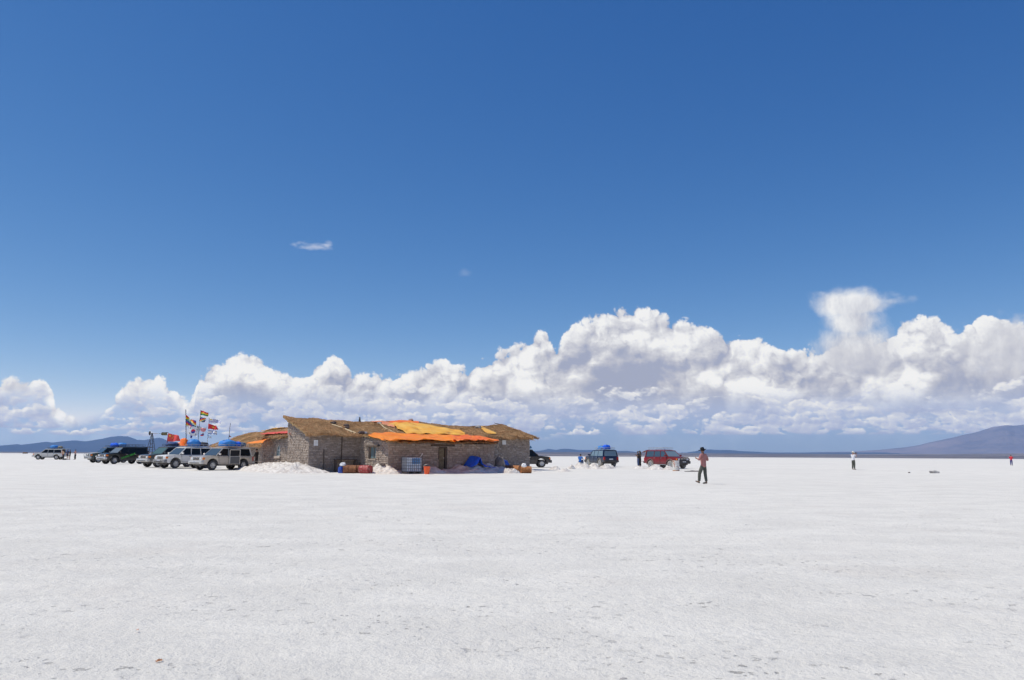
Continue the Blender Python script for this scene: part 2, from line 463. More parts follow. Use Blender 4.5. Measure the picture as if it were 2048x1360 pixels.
hgt = T.m('ADD', T.m('MULTIPLY', n_fin, 1.0), T.m('MULTIPLY', n_grn, 0.30))
hgt = T.m('ADD', hgt, T.m('MULTIPLY', n_mid, 1.5))
hgt = T.m('SUBTRACT', hgt, T.m('MULTIPLY', pits, 0.6))
link_bump(T, hgt, 0.75, 0.05)

def ring_radii():
    r = [0.6]
    while r[-1] < 5600: r.append(r[-1] * 1.0125 + 0.004)
    return np.array(r)
rr_ = ring_radii()
th = np.concatenate([np.linspace(-0.72, 0.72, 420), np.linspace(0.72, 2 * math.pi - 0.72, 62)[1:-1]])
RR, TH = np.meshgrid(rr_, th, indexing='ij')
GX = RR * np.sin(TH); GY = RR * np.cos(TH)
t_ = np.clip((RR - 60) / 32, 0, 1)
fade = np.clip(RR / 4, 0, 1) * np.clip((400 - RR) / 300, 0, 1)
GZ = 0.21 * t_ * t_ * (3 - 2 * t_)
GZ += fade * ((fbm(GX * 0.35, GY * 0.8, 3, 3) - 0.5) * 0.035 + (fbm(GX * 2.1, GY * 3.2, 5, 9, 0.66) - 0.5) * 0.032 * np.clip((60 - RR) / 40, 0, 1))
tag(grid_mesh('salt_flat', GX, GY, GZ, salt, wrap=True), kind='structure')

# ------------------------------------------------------------------ far shore, hills, volcano
def land(name, pts, r0, r1, r2, m, amp, seed, foot=0.0, power=1.0, nu=420, nv=46):
    """a range whose skyline follows the given crest: rises from r0 to its crest at r1, falls to r2"""
    q = [azel(*p) for p in pts]
    A = np.linspace(q[0][0], q[-1][0], nu); E = np.interp(A, [a for a, e in q], [e for a, e in q])
    t = np.linspace(0, 1, nv); tc = 0.62
    AA, TT = np.meshgrid(A, t, indexing='ij')
    rad = np.where(TT < tc, r0 + (r1 - r0) * TT / tc, r1 + (r2 - r1) * (TT - tc) / (1 - tc))
    H = (np.tan(E) * r1 + CAM_H)[:, None]
    up = np.clip(TT / tc, 0, 1); dn = np.clip((1 - TT) / (1 - tc), 0, 1)
    shape = np.where(TT < tc, up ** power, dn ** 0.8)
    X = rad * np.sin(AA); Y = rad * np.cos(AA)
    s_ = 1.0 / max(60.0, (r1 - r0) * 0.10)
    n = fbm(X * s_, Y * s_, 5, seed, 0.55) - 0.5
    rid = 1 - 2 * np.abs(fbm(X * s_ * 1.7, Y * s_ * 1.7, 4, seed + 5) - 0.5)
    body = np.clip(4 * up * (1 - up) * (TT < tc), 0, 1)
    Z = foot + (H - foot) * shape * (1 + amp * body * (n * 1.4 + (rid - 0.8) * 0.8)) + (H - foot) * 0.03 * n * (TT >= tc)
    return tag(grid_mesh(name, X, Y, Z, m), kind='structure')

def landmat(name, a, b, c, sc, bands=0.0, snow=None):
    m, T = nmat(name); p = T.node('ShaderNodeNewGeometry').outputs['Position']
    n1 = T.noise(T.vm('MULTIPLY', p, (1, 1, 3.0)), sc, 6.0, 0.6); n2 = T.noise(p, sc * 0.25, 4.0, 0.55)
    col_ = T.mix(T.ss(n1, 0.38, 0.62), (*a, 1), (*b, 1)); col_ = T.mix(T.ss(n2, 0.48, 0.64), col_, (*c, 1))
    if bands:
        sp_ = T.node('ShaderNodeSeparateXYZ'); T.l.new(p, sp_.inputs[0])
        n3 = T.noise(T.comb(T.m('MULTIPLY', sp_.outputs[0], 0.12), sp_.outputs[1], 0.0), bands, 4.0, 0.6)
        col_ = T.mix(T.m('MULTIPLY', T.ss(n3, 0.55, 0.62), 0.9), col_, (0.62, 0.52, 0.42, 1))
    if snow:
        sp2 = T.node('ShaderNodeSeparateXYZ'); T.l.new(p, sp2.inputs[0])
        s1 = T.ss(T.m('ADD', sp2.outputs[2], T.m('MULTIPLY', T.m('SUBTRACT', n1, 0.5), 60.0)), snow, snow + 14)
        col_ = T.mix(s1, col_, (0.85, 0.87, 0.9, 1))
    T.put(T.b.inputs['Base Color'], col_); T.b.inputs['Roughness'].default_value = 0.95; T.b.inputs['Specular IOR Level'].default_value = 0.1
    return m
far_m = landmat('far_slope', (0.045, 0.058, 0.085), (0.06, 0.07, 0.095), (0.07, 0.075, 0.095), 0.004)  # dark bluish base colour has cloud shade and distance haze painted in
vol_m = landmat('volcano_slope', (0.24, 0.21, 0.23), (0.31, 0.26, 0.26), (0.42, 0.33, 0.31), 0.0022, snow=668.0)
shr_m = landmat('shore_scrub', (0.15, 0.115, 0.09), (0.21, 0.155, 0.115), (0.11, 0.09, 0.075), 0.006, bands=0.0035)

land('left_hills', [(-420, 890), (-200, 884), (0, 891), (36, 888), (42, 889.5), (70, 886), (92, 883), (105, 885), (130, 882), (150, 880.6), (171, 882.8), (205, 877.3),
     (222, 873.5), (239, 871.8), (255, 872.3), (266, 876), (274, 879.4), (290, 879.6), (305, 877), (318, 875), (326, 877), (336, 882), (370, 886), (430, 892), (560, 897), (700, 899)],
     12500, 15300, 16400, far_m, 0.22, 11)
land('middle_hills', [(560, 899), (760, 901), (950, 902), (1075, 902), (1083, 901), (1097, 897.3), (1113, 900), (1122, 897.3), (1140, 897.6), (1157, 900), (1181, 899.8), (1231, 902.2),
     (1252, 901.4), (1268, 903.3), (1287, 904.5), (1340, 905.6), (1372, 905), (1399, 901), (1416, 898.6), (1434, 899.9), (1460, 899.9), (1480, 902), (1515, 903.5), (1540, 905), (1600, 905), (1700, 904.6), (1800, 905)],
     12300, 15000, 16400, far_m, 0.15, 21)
land('volcano', [(1500, 908), (1560, 906.5), (1640, 904), (1700, 903), (1760, 899.5), (1810, 894.5), (1838, 890), (1860, 884), (1880, 880), (1905, 875), (1920, 870.5), (1944, 866),
     (1960, 861.5), (1985, 853.5), (2004, 851), (2015, 850), (2028, 851.5), (2045, 849.5), (2075, 848), (2120, 852), (2250, 868), (2450, 895)],
     12600, 16300, 17000, vol_m, 0.30, 33, power=1.25, nv=70)
land('far_shore', [(-420, 901.5), (0, 903.5), (330, 904.5), (620, 904), (900, 904), (1085, 903.8), (1200, 904.6), (1400, 906.5), (1600, 907.5), (1750, 908), (1900, 908), (2048, 906.5), (2450, 905)],
     5480, 9400, 9900, shr_m, 0.05, 41, foot=0.15, power=1.5)

# ------------------------------------------------------------------ air
hz = MB().box((-16800, -6000, -1.0), (16800, 17200, 760.0)).build('haze', [])
tag(hz, kind='stuff')
hm = bpy.data.materials.new('haze'); hm.use_nodes = True; hm.node_tree.nodes.clear(); HT = NT(hm.node_tree)
ho = HT.node('ShaderNodeOutputMaterial'); hv = HT.node('ShaderNodeVolumePrincipled')
hv.inputs['Color'].default_value = (0.34, 0.57, 1.0, 1); hv.inputs['Density'].default_value = 7.0e-5; hv.inputs['Anisotropy'].default_value = 0.0
HT.l.new(hv.outputs[0], ho.inputs['Volume']); hz.data.materials.append(hm)

# ------------------------------------------------------------------ hut frame: L along the front wall, D backwards
ALPHA = R(33)
C0 = Vector((-15.36, 59.85, 0.177)); HS = 0.90          # hut frame unit in metres
FR = Matrix.Translation(C0) @ Matrix.Rotation(ALPHA, 4, 'Z') @ Matrix.Scale(HS, 4); FRI = FR.inverted()
def Bp(l, d, z=0.0): return FR @ Vector((l, d, z))
def hthing(*a, **k):
    o = thing(*a, **k); o.scale = (HS,) * 3; return o
def on_plane(px, py, p0, n):
    """building-frame point where the sight line through a pixel meets a building-frame plane"""
    o = FRI @ Vector((0, 0, CAM_H)); d = FRI.to_3x3() @ ray(px, py)
    t = (Vector(p0) - o).dot(Vector(n)) / d.dot(Vector(n)); return o + d * t

# block wall material: every block its own shade
m_block, T = nmat('salt_block')
rpi = T.node('ShaderNodeNewGeometry').outputs['Random Per Island']
P_ = T.node('ShaderNodeTexCoord').outputs['Object']
c = T.ramp(rpi, [(0.0, (0.28, 0.23, 0.19)), (0.35, (0.335, 0.275, 0.232)), (0.7, (0.38, 0.317, 0.27)), (1.0, (0.46, 0.395, 0.345))])
c = T.mix(T.ss(T.noise(P_, 9.0, 5.0, 0.65), 0.50, 0.68), c, (0.24, 0.19, 0.165, 1))
c = T.mix(T.m('MULTIPLY', T.ss(T.noise(P_, 0.9, 4.0, 0.6), 0.52, 0.70), 0.55), c, (0.25, 0.195, 0.165, 1))
c = T.mix(T.m('MULTIPLY', T.ss(T.noise(P_, 22.0, 3.0, 0.6), 0.60, 0.68), 0.6), c, (0.62, 0.57, 0.53, 1))
T.put(T.b.inputs['Base Color'], c); T.b.inputs['Roughness'].default_value = 0.9
link_bump(T, T.noise(P_, 30.0, 5.0, 0.65), 0.8, 0.02)
m_mortar = weathered('mud_mortar', (0.21, 0.17, 0.145), (0.28, 0.235, 0.205), 5.0, 0.95, 0.01)
m_wood = weathered('grey_timber', (0.16, 0.12, 0.085), (0.27, 0.215, 0.16), 8.0, 0.85, 0.005)
m_wood_d = weathered('dark_timber', (0.065, 0.048, 0.038), (0.12, 0.09, 0.07), 8.0, 0.85, 0.005)
m_wood_p = weathered('pale_timber', (0.48, 0.38, 0.24), (0.60, 0.50, 0.33), 8.0, 0.8)
m_hole = mat('recess_shade_paint', (0.02, 0.017, 0.015), 0.9)  # near-black colour stands in for the shade inside openings
m_glass = mat('window_glass', (0.16, 0.24, 0.27), 0.12, 0.0)
m_steel = weathered('galvanised_steel', (0.42, 0.44, 0.46), (0.55, 0.57, 0.58), 9.0, 0.45, 0.0, 0.7)
m_black = weathered('black_dusty', (0.03, 0.03, 0.032), (0.06, 0.055, 0.05), 6.0, 0.7)

m_thatch, T = nmat('ichu_thatch')
rpi = T.node('ShaderNodeNewGeometry').outputs['Random Per Island']
P_ = T.node('ShaderNodeTexCoord').outputs['Object']
c = T.ramp(rpi, [(0.0, (0.24, 0.12, 0.055)), (0.3, (0.43, 0.235, 0.11)), (0.65, (0.62, 0.36, 0.18)), (0.9, (0.76, 0.48, 0.26)), (1.0, (0.84, 0.62, 0.40))])
c = T.mix(T.m('MULTIPLY', T.ss(T.noise(P_, 0.7, 5.0, 0.65), 0.44, 0.64), 0.55), c, (0.24, 0.145, 0.075, 1))
c = T.mix(T.m('MULTIPLY', T.ss(T.noise(P_, 2.6, 4.0, 0.6), 0.52, 0.66), 0.5), c, (0.72, 0.52, 0.28, 1))
T.put(T.b.inputs['Base Color'], c); T.b.inputs['Roughness'].default_value = 0.95; T.b.inputs['Specular IOR Level'].default_value = 0.15
m_tbase, T = nmat('thatch_mat')
P_ = T.node('ShaderNodeTexCoord').outputs['Object']
nn = T.noise(T.vm('MULTIPLY', P_, (6.0, 1.2, 1.2)), 3.0, 5.0, 0.7)
c = T.ramp(nn, [(0.3, (0.16, 0.10, 0.045)), (0.5, (0.33, 0.215, 0.10)), (0.7, (0.46, 0.32, 0.16))])
T.put(T.b.inputs['Base Color'], c); T.b.inputs['Roughness'].default_value = 0.95
link_bump(T, nn, 1.0, 0.06)

def wall(name, parent, off, p0, p1, z0, ztop, nrm, holes=(), bh=0.14, bl=0.31, thick=0.35, seed=0):
    """courses of rough salt blocks on a mud core, from p0 to p1 (building frame), holes = (s0,s1,z0,z1)"""
    rnd = random.Random(seed)
    p0 = Vector((*p0, 0)); p1 = Vector((*p1, 0)); n = Vector((*nrm, 0)).normalized(); u = (p1 - p0).normalized(); Lw = (p1 - p0).length
    mb = MB(); off = Vector(off)
    def P3(s, z, o): return p0 + u * s + n * o + Vector((0, 0, z)) - off
    # core, split round the holes
    cuts = sorted({0.0, Lw, *[h[0] for h in holes], *[h[1] for h in holes], *[Lw * i / 12 for i in range(13)]})
    for a, b in zip(cuts[:-1], cuts[1:]):
        if b - a < 1e-3: continue
        mid = (a + b) / 2; zs = [(z0, None)]
        hit = [h for h in holes if h[0] <= mid <= h[1]]
        segs = [(z0, None)] if not hit else [(z0, hit[0][2]), (hit[0][3], None)]
        for s0, s1 in segs:
            za = zb = s1
            if s1 is None: za, zb = ztop(a), ztop(b)
            if max(za, zb) - s0 < 0.02: continue
            mb.hexa([P3(a, s0, -thick), P3(b, s0, -thick), P3(b, s0, -0.03), P3(a, s0, -0.03), P3(a, za, -thick), P3(b, zb, -thick), P3(b, zb, -0.03), P3(a, za, -0.03)], 1)
    z = z0; row = 0
    while z < 6:
        h = bh * rnd.uniform(0.9, 1.1); s = -bl * rnd.random()
        any_ = False
        while s < Lw:
            L_ = bl * rnd.uniform(0.75, 1.25); a, b = max(s + 0.012, -0.02), min(s + L_ - 0.012, Lw + 0.02); s += L_
            if b - a < 0.05: continue
            zt = min(ztop(min(max(a, 0), Lw)), ztop(min(max(b, 0), Lw)))
            if z + h * 0.45 > zt: continue
            any_ = True
            top = min(z + h - 0.02, zt)
            segs = [(a, b)]
            for hx in holes:
                if z < hx[3] - 0.04 and top > hx[2] + 0.04:
                    segs = [q for s0, s1 in segs for q in ((s0, min(s1, hx[0])), (max(s0, hx[1]), s1)) if q[1] - q[0] > 0.04]
            for s0, s1 in segs:
                pr = rnd.uniform(0.0, 0.05)
                j = lambda q=0.016: rnd.uniform(-q, q)
                q = [P3(s0 + j(), z + j(), -0.05), P3(s1 + j(), z + j(), -0.05), P3(s1 + j(), z + j() + 0.008, pr + j()), P3(s0 + j(), z + j() + 0.008, pr + j()),
                     P3(s0 + j(), top + j(), -0.05), P3(s1 + j(), top + j(), -0.05), P3(s1 + j(), top + j() - 0.01, pr - 0.01 + j()), P3(s0 + j(), top + j() - 0.01, pr - 0.01 + j())]
                mb.hexa(q, 0)
        if not any_: break
        z += h; row += 1
    return mb.build(name, [m_block, m_mortar], parent)

def thatch_roof(name, parent, off, P, nu, nv, thick, blades, seed, blade_len=0.55, rough=0.05, mats=None):
    """P(u,v) -> building-frame point of the roof skin (u along, v from eave 0 to ridge 1)"""
    rnd = random.Random(seed); off = Vector(off); mb = MB()
    def Q(u, v):
        p = P(u, v); n = (mnoise.noise(Vector((p.x * 0.9, p.y * 0.9, seed))) * 1.2 + mnoise.noise(Vector((p.x * 3.1, p.y * 3.1, seed + 3))) * 0.7) * rough
        edge_ = max(0.0, 1 - v * 12) + max(0.0, 1 - u * 40) + max(0.0, 1 - (1 - u) * 40)
        n += edge_ * 0.10 * mnoise.noise(Vector((p.x * 2.3, p.y * 2.3, seed + 9))); p.y += edge_ * 0.14 * mnoise.noise(Vector((p.x * 1.9, p.y * 1.9, seed + 5)))
        return p + Vector((0, 0, n)) - off
    top = [[Q(i / nu, j / nv) for j in range(nv + 1)] for i in range(nu + 1)]
    bot = [[q - Vector((0, 0, thick * (0.8 + 0.4 * rnd.random()))) for q in r] for r in top]
    mb.grid(top, 1)
    mb.grid([list(reversed(r)) for r in bot], 1)
    rim = [(i, 0) for i in range(nu + 1)] + [(nu, j) for j in range(1, nv + 1)] + [(i, nv) for i in range(nu - 1, -1, -1)] + [(0, j) for j in range(nv - 1, -1, -1)]
    mb.grid([[bot[i][j], top[i][j]] for i, j in rim], 1)
    for k in range(blades):
        edge = rnd.random()
        u = rnd.random(); v = rnd.random()
        if edge < 0.13: v = rnd.uniform(0, 0.03)
        elif edge < 0.18: v = rnd.uniform(0.97, 1.0)
        elif edge < 0.22: u = rnd.uniform(0, 0.012)
        elif edge < 0.26: u = rnd.uniform(0.988, 1)
        a = Q(u, v); down = (Q(u, max(v - 0.05, -0.05) if v > 0.05 else 0.0) - (Q(u, v) if v > 0.05 else Q(u, 0.05))).normalized()
        side = (Q(min(u + 0.02, 1), v) - Q(max(u - 0.02, 0), v)).normalized()
        dirn = (down + side * rnd.gauss(0, 0.28) + Vector((0, 0, 1)) * rnd.gauss(0.05, 0.05)).normalized()
        L_ = blade_len * rnd.uniform(0.45, 1.25); w = rnd.uniform(0.005, 0.014)
        sw = dirn.cross(Vector((0, 0, 1))).normalized() * w
        a = a + Vector((0, 0, rnd.uniform(0.0, 0.045)))
        if v < 0.04: a = a - Vector((0, 0, rnd.uniform(0, thick * 0.9)))
        b_ = a + dirn * L_ * 0.6 + Vector((0, 0, rnd.uniform(0.0, 0.03))); e = a + dirn * L_ - Vector((0, 0, 0.03 + (0.10 if v < 0.04 else 0) * rnd.random()))
        mb.add([a - sw, a + sw, b_ + sw * 0.9, b_ - sw * 0.9, e], [(0, 1, 2, 3), (3, 2, 4)], 0)
    return mb.build(name, [m_thatch, m_tbase], parent)

# ------------------------------------------------------------------ main hut
eave_z, ridge_z, DM, LM = 3.08, 4.52, 6.0, 22.5
hut = hthing('salt_block_hut', Bp(0, 0), 'long thatched salt block hut with a tall sunlit left gable', 'hut', ALPHA)
def main_top(d): return 2.95 + (4.42 - 2.95) * min(1.0, d / DM)
wall('front_wall', hut, (0, 0, 0), (0, 0), (LM, 0), -0.36, lambda s: 2.98, (0, -1), holes=[(15.1, 17.2, -0.36, 0.95)], seed=1)
wall('gable_wall', hut, (0, 0, 0), (0, DM), (0, 0), -0.36, lambda s: main_top(DM - s), (-1, 0), seed=2)
wall('end_wall', hut, (0, 0, 0), (LM, 0), (LM, DM), -0.36, lambda s: main_top(s), (1, 0), bl=0.6, bh=0.25, seed=3)
wall('back_wall', hut, (0, 0, 0), (LM, DM), (0, DM), -0.36, lambda s: 4.0, (0, 1), bl=0.9, bh=0.35, seed=4)
def main_roof(u, v):
    l = -0.42 + u * (LM + 0.95); d = -0.42 + v * (DM + 0.62)
    z = eave_z + (ridge_z - eave_z) * (0.10 * v + 0.90 * v ** 0.93)
    z += 0.10 * math.sin(l * 0.55 + 1.2) * v - 0.16 * v * smooth01(9, 20, l) + 0.22 * v * smooth01(21.2, 23.3, l) + 0.05 * mnoise.noise(Vector((l * 0.8, d, 4)))
    if l < 0.6: z += 0.12 * (0.6 - l) * v; d += 0.12 * v
    return Vector((l, d, z))
thatch_roof('roof', hut, (0, 0, 0), main_roof, 150, 34, 0.20, 42000, 5, blade_len=0.55, rough=0.085)
MB().box((14.9, 0.37, -0.3), (17.4, 0.42, 1.1)).build('opening', m_hole, hut)  # dark sheet closing the hole, painted as the shade within
# pole plate showing under the eaves, and gable poles
mb = MB()
for l in np.arange(0.2, LM + 0.3, 0.85): mb.tube([(l, -0.40, 2.94), (l + random.uniform(-.03, .03), 0.5, 3.14)], 0.035, 6)
mb.tube([(-0.35, -0.08, 3.0), (8, -0.10, 3.02), (16, -0.09, 2.99), (23.1, -0.08, 3.03)], 0.05, 6)
mb.tube([(23.1, -0.35, 3.02), (23.75, 0.1, 3.05)], [0.08, 0.06], 6)
mb.tube([(23.2, 5.3, 4.42), (22.4, 6.5, 4.72)], [0.05, 0.035], 5); mb.tube([(22.6, 5.2, 4.42), (23.1, 6.5, 4.60)], [0.045, 0.03], 5)
mb.build('roof_pole', m_wood_d, hut)
# stones, boards and sticks that hold the thatch down
def roof_z(surf, l, d):
    if surf == 'main': v = (d + 0.42) / (DM + 0.62); return main_roof((l + 0.42) / (LM + 0.95), min(max(v, 0), 1)).z
    if surf == 'annex': return 2.42 + 0.60 * min(max((d + AD + 0.22) / (AD + 0.2), -0.1), 1)
    if surf == 'wing': return 2.88 + 0.75 * min(max((l + 0.3) / 4.8, 0), 1) ** 0.9
    if surf == 'rear': return rear_roof(min(max((40.6 - d) / 26.2, 0), 1), min(max((l - 0.7) / 4.8, 0), 1)).z
AL, AR, AD = 4.55, 14.6, 6.0
PLN = {'main': ((0, -0.42, eave_z), Vector((0, -(ridge_z - eave_z), DM + 0.62))), 'annex': ((0, -AD - 0.22, 2.42), Vector((0, -0.60, AD + 0.2))),
       'wing': ((-0.3, 0, 2.88), Vector((-0.75, 0, 4.8))), 'rear': ((0.7, 0, 2.30), Vector((-1.9, 0, 4.8)))}
def surf_hit(px, py, surf):
    p0, n = PLN[surf]
    if surf != 'main': return on_plane(px, py, p0, n.normalized())
    o = FRI @ Vector((0, 0, CAM_H)); d = FRI.to_3x3() @ ray(px, py); best = None
    for k in range(4000):           # walk the sight line, take its first touch of the thatch (or the closest pass)
        q = o + d.normalized() * (60 + k * 0.01)
        if not (-0.42 <= q.y <= DM + 0.2): continue
        e = q.z - roof_z(surf, q.x, q.y)
        if best is None or abs(e) < best[0]: best = (abs(e), q)
        if e <= 0: break
    return best[1]
def roof_hit(px, py, lift=0.05):
    return surf_hit(px, py, 'main') + Vector((0, 0, lift))
mb = MB()
for a, b, w in (((664, 851), (684, 857), 0.055), ((690, 860), (712, 868), 0.06), ((694, 862), (705, 866), 0.07)):
    mb.tube([roof_hit(*a, 0.10), roof_hit(*b, 0.08)], w, 4)
tag(mb.build('roof_board', m_wood_p, None), 'loose pale boards lying on the thatch of the long hut', 'board'); bpy.data.objects['roof_board'].matrix_world = FR
mb = MB(); mb.tube([roof_hit(760, 849, 0.10), roof_hit(768, 857, 0.10), roof_hit(795, 870, 0.08)], 0.06, 5)
o = tag(mb.build('roof_pole_beam', m_wood_p, None), 'pale pole lying down the thatch left of the yellow tarpaulin', 'pole'); o.matrix_world = FR
def rock(name, loc, s, m, label, cat='rock', seed=0, squash=0.7, group=None):
    rnd = random.Random(seed); bm = bmesh.new(); bmesh.ops.create_icosphere(bm, subdivisions=3, radius=1)
    for v in bm.verts:
        n = mnoise.noise(v.co * 1.3 + Vector((seed * 3.1, 0, 0))) * 0.5 + mnoise.noise(v.co * 3.5 + Vector((seed, 5, 0))) * 0.2
        v.co *= 1 + n; v.co.x *= s[0]; v.co.y *= s[1]; v.co.z = max(v.co.z, -0.5) * s[2]
    me = bpy.data.meshes.new(name); bm.to_mesh(me); bm.free(); me.materials.append(m)
    me.polygons.foreach_set('use_smooth', [True] * len(me.polygons)); me.set_sharp_from_angle(angle=R(35))
    o = bpy.data.objects.new(name, me); C.objects.link(o); o.location = loc
    return tag(o, label, cat, group)
m_rock_d = weathered('dark_stone', (0.055, 0.045, 0.045), (0.14, 0.11, 0.10), 3.0, 0.9, 0.02)
m_rock_g = weathered('grey_stone', (0.26, 0.25, 0.25), (0.45, 0.44, 0.43), 3.0, 0.9, 0.02)
for k, (px, py, s, m, lb) in enumerate(((692, 853, 0.22, m_rock_d, 'dark stone weighing down the thatch between the loose boards, highest of its pair'),
        (694, 857, 0.20, m_rock_d, 'dark stone on the thatch just under another stone, above the loose boards'),
        (667, 848, 0.24, m_rock_d, 'long dark stone on the thatch left of the loose boards'),
        (759, 848, 0.2, m_rock_g, 'grey stone on the thatch at the top of the pale pole'),
        (957, 857, 0.34, m_rock_g, 'grey stone on the thatch beside the narrow yellow strip of sheet'),
        (821, 842, 0.24, m_rock_g, 'grey stone on the ridge holding down the orange sheet'),
        (722, 868, 0.26, m_rock_d, 'dark stone on the eave where the low hut meets the long hut'),
        (730, 868, 0.20, m_rock_g, 'grey stone on the eave at the left corner of the orange tarpaulin'))):
    rock('stone', FR @ roof_hit(px, py, 0.10), (s * 0.95, s * 0.8, s * 0.55), m, lb, 'stone', 20 + k, group='stones on the roofs')
# black chimney pot on the ridge
pch = FR @ Vector((on_plane(718.5, 843, (0, DM, 0), (0, -1, 0)).x, DM - 0.1, 4.40))
ch = MB().lathe([(0.0, 0), (0.085, 0), (0.085, 0.2), (0.055, 0.24), (0.055, 0.30), (0.08, 0.32), (0.03, 0.42), (0.0, 0.43)], 14).build('chimney_pot', m_black, None, smooth=30, loc=pch)
tag(ch, 'small black chimney pot standing on the thatched ridge', 'chimney')
# posts leaning on the shaded wall, ledge
def wobj(name, mb, m, label, cat, **kw):
    o = mb.build(name, m, None, **kw); o.matrix_world = FR; return tag(o, label, cat)
q0 = on_plane(683, 913, (0, -0.1, 0), (0, -1, 0)); q1 = on_plane(684.5, 872, (0, -0.1, 0), (0, -1, 0))
wobj('timber_post', MB().tube([(q0.x, -0.09, -0.2), (q1.x, -0.07, 2.85)], 0.045, 6), m_wood_d, 'dark thin post fixed upright to the shaded wall near the drums', 'post')
q0 = on_plane(647, 925, (0, -0.1, 0), (0, -1, 0))
wobj('iron_rod', MB().tube([(q0.x, -0.16, -0.2), (q0.x, -0.07, 1.75)], 0.03, 6), m_wood_d, 'short dark rod leaning on the shaded wall left of the bench', 'rod')
qa = on_plane(670, 915, (0, -0.4, 0), (0, -1, 0)); qb = on_plane(713, 915, (0, -0.4, 0), (0, -1, 0))
mb = MB().box((qa.x, -0.50, 0.86), (qb.x, -0.06, 0.92), jit=0.006)
bench = hthing('timber_bench', Bp(qa.x, -0.3), 'dark timber bench against the shaded wall behind the drums', 'bench', ALPHA)
off = Vector((qa.x, -0.3, 0))
MB().box((0, -0.22, 0.84), (qb.x - qa.x, 0.22, 0.90), jit=0.006).build('seat', m_wood_d, bench)
for xx in (0.1, qb.x - qa.x - 0.1):
    MB().box((xx - 0.04, -0.2, -0.2), (xx + 0.04, 0.2, 0.84)).build('leg', m_wood_d, bench)
# notices pasted on the wall
m_paper = weathered('pale_notice', (0.72, 0.73, 0.74), (0.80, 0.81, 0.82), 6.0, 0.6)
def notice(px0, py0, px1, py1, name, label, seed):
    a = on_plane(px0, py1, (0, -0.05, 0), (0, -1, 0)); b = on_plane(px1, py0, (0, -0.05, 0), (0, -1, 0))
    r = hthing(name, Bp(a.x, -0.06, a.z), label, 'notice', ALPHA)
    w, h = b.x - a.x, b.z - a.z
    MB().box((0, -0.015, 0), (w, 0.015, h)).build('board', m_paper, r)
    t = MB(); rnd = random.Random(seed)
    for k in range(5):      # illegible printed lines and a small mark
        zz = h * (0.80 - k * 0.13); t.box((w * 0.15, -0.019, zz), (w * rnd.uniform(0.55, 0.85), -0.0155, zz + h * 0.025))
    t.box((w * 0.30, -0.020, h * 0.06), (w * 0.44, -0.0155, h * 0.12)); t.box((w * 0.62, -0.020, h * 0.06), (w * 0.78, -0.0155, h * 0.12))
    t.build('print', mat('grey_ink', (0.42, 0.43, 0.45), 0.7), r)
notice(627.4, 880, 636, 891.5, 'wall_notice', 'small white notice high on the shaded wall near the corner of the gable', 1)
notice(1004.5, 880.5, 1011.5, 889, 'wall_notice', 'small white notice on the right end of the long hut wall', 2)

# ------------------------------------------------------------------ front annex
annex = hthing('salt_block_annex', Bp(AL, -AD), 'low salt block hut under the bright orange tarpaulin, with a plank door', 'hut', ALPHA)
aoff = (AL, -AD, 0)
wq0 = on_plane(737.5, 893.5, (AL, 0, 0), (-1, 0, 0)); wq1 = on_plane(751.5, 918, (AL, 0, 0), (-1, 0, 0))
ws0, ws1 = -wq0.y, -wq1.y               # distance forward from the main wall
wz0, wz1 = max(0.9, wq1.z), wq0.z
dq0 = on_plane(876.5, 944, (0, -AD, 0), (0, -1, 0)); dq1 = on_plane(894.5, 896, (0, -AD, 0), (0, -1, 0))
def a_side(s): return 2.92 - 0.62 * s / AD
wall('side_wall', annex, aoff, (AL, 0), (AL, -AD), -0.36, a_side, (-1, 0), holes=[(ws0, ws1, wz0, wz1)], seed=6)
wall('front_wall', annex, aoff, (AL, -AD), (AR, -AD), -0.36, lambda s: 2.28 - 0.02 * math.sin(s), (0, -1), holes=[(dq0.x - AL, dq1.x - AL, -0.36, 1.98)], seed=7, bh=0.17, bl=0.36)
wall('end_wall', annex, aoff, (AR, -AD), (AR, 0), -0.36, lambda s: 2.30 + 0.6 * s / AD, (1, 0), seed=8, bl=0.6, bh=0.25)
def annex_roof(u, v):
    l = AL - 0.15 + u * (AR - AL + 0.45); d = -AD - 0.22 + v * (AD + 0.2)
    return Vector((l, d, 2.42 + 0.60 * v - 0.05 * math.sin(l * 1.3)))
thatch_roof('roof', annex, aoff, annex_roof, 50, 22, 0.12, 8000, 9)
# door
dl, dr = dq0.x, dq1.x
dw = dr - dl
door = MB()
nb = 5
for k in range(nb):
    a = dl + 0.06 + (dw - 0.30) * k / nb; b = dl + 0.06 + (dw - 0.30) * (k + 1) / nb - 0.012
    door.box((a, -AD + 0.10, -0.16), (b, -AD + 0.14, 1.86), jit=0.004)
for z in (0.30, 1.05, 1.62): door.box((dl + 0.06, -AD + 0.075, z), (dr - 0.25, -AD + 0.098, z + 0.10))
door.v = [tuple(Vector(v) - Vector(aoff)) for v in door.v]
door_o = door.build('door', weathered('door_planks', (0.14, 0.115, 0.075), (0.24, 0.20, 0.13), 6.0, 0.85), annex)
h_ = MB().box((dl + dw * 0.62 - AL, 0.03, 0.98), (dl + dw * 0.62 - AL + 0.03, 0.07, 1.12)); h_.build('handle', m_steel, door_o)
fr_ = MB()
for a, b, z0, z1 in ((dl - 0.03, dl + 0.05, -0.2, 1.98), (dr - 0.20, dr - 0.08, -0.2, 1.98), (dl - 0.03, dr + 0.02, 1.88, 1.98)):
    fr_.box((a - AL, -0.06 + 0.05, z0), (b - AL, 0.16, z1 if z1 < 1.9 else z1 - 0.001), jit=0.003)
fr_.build('door_frame', m_wood_d, annex)
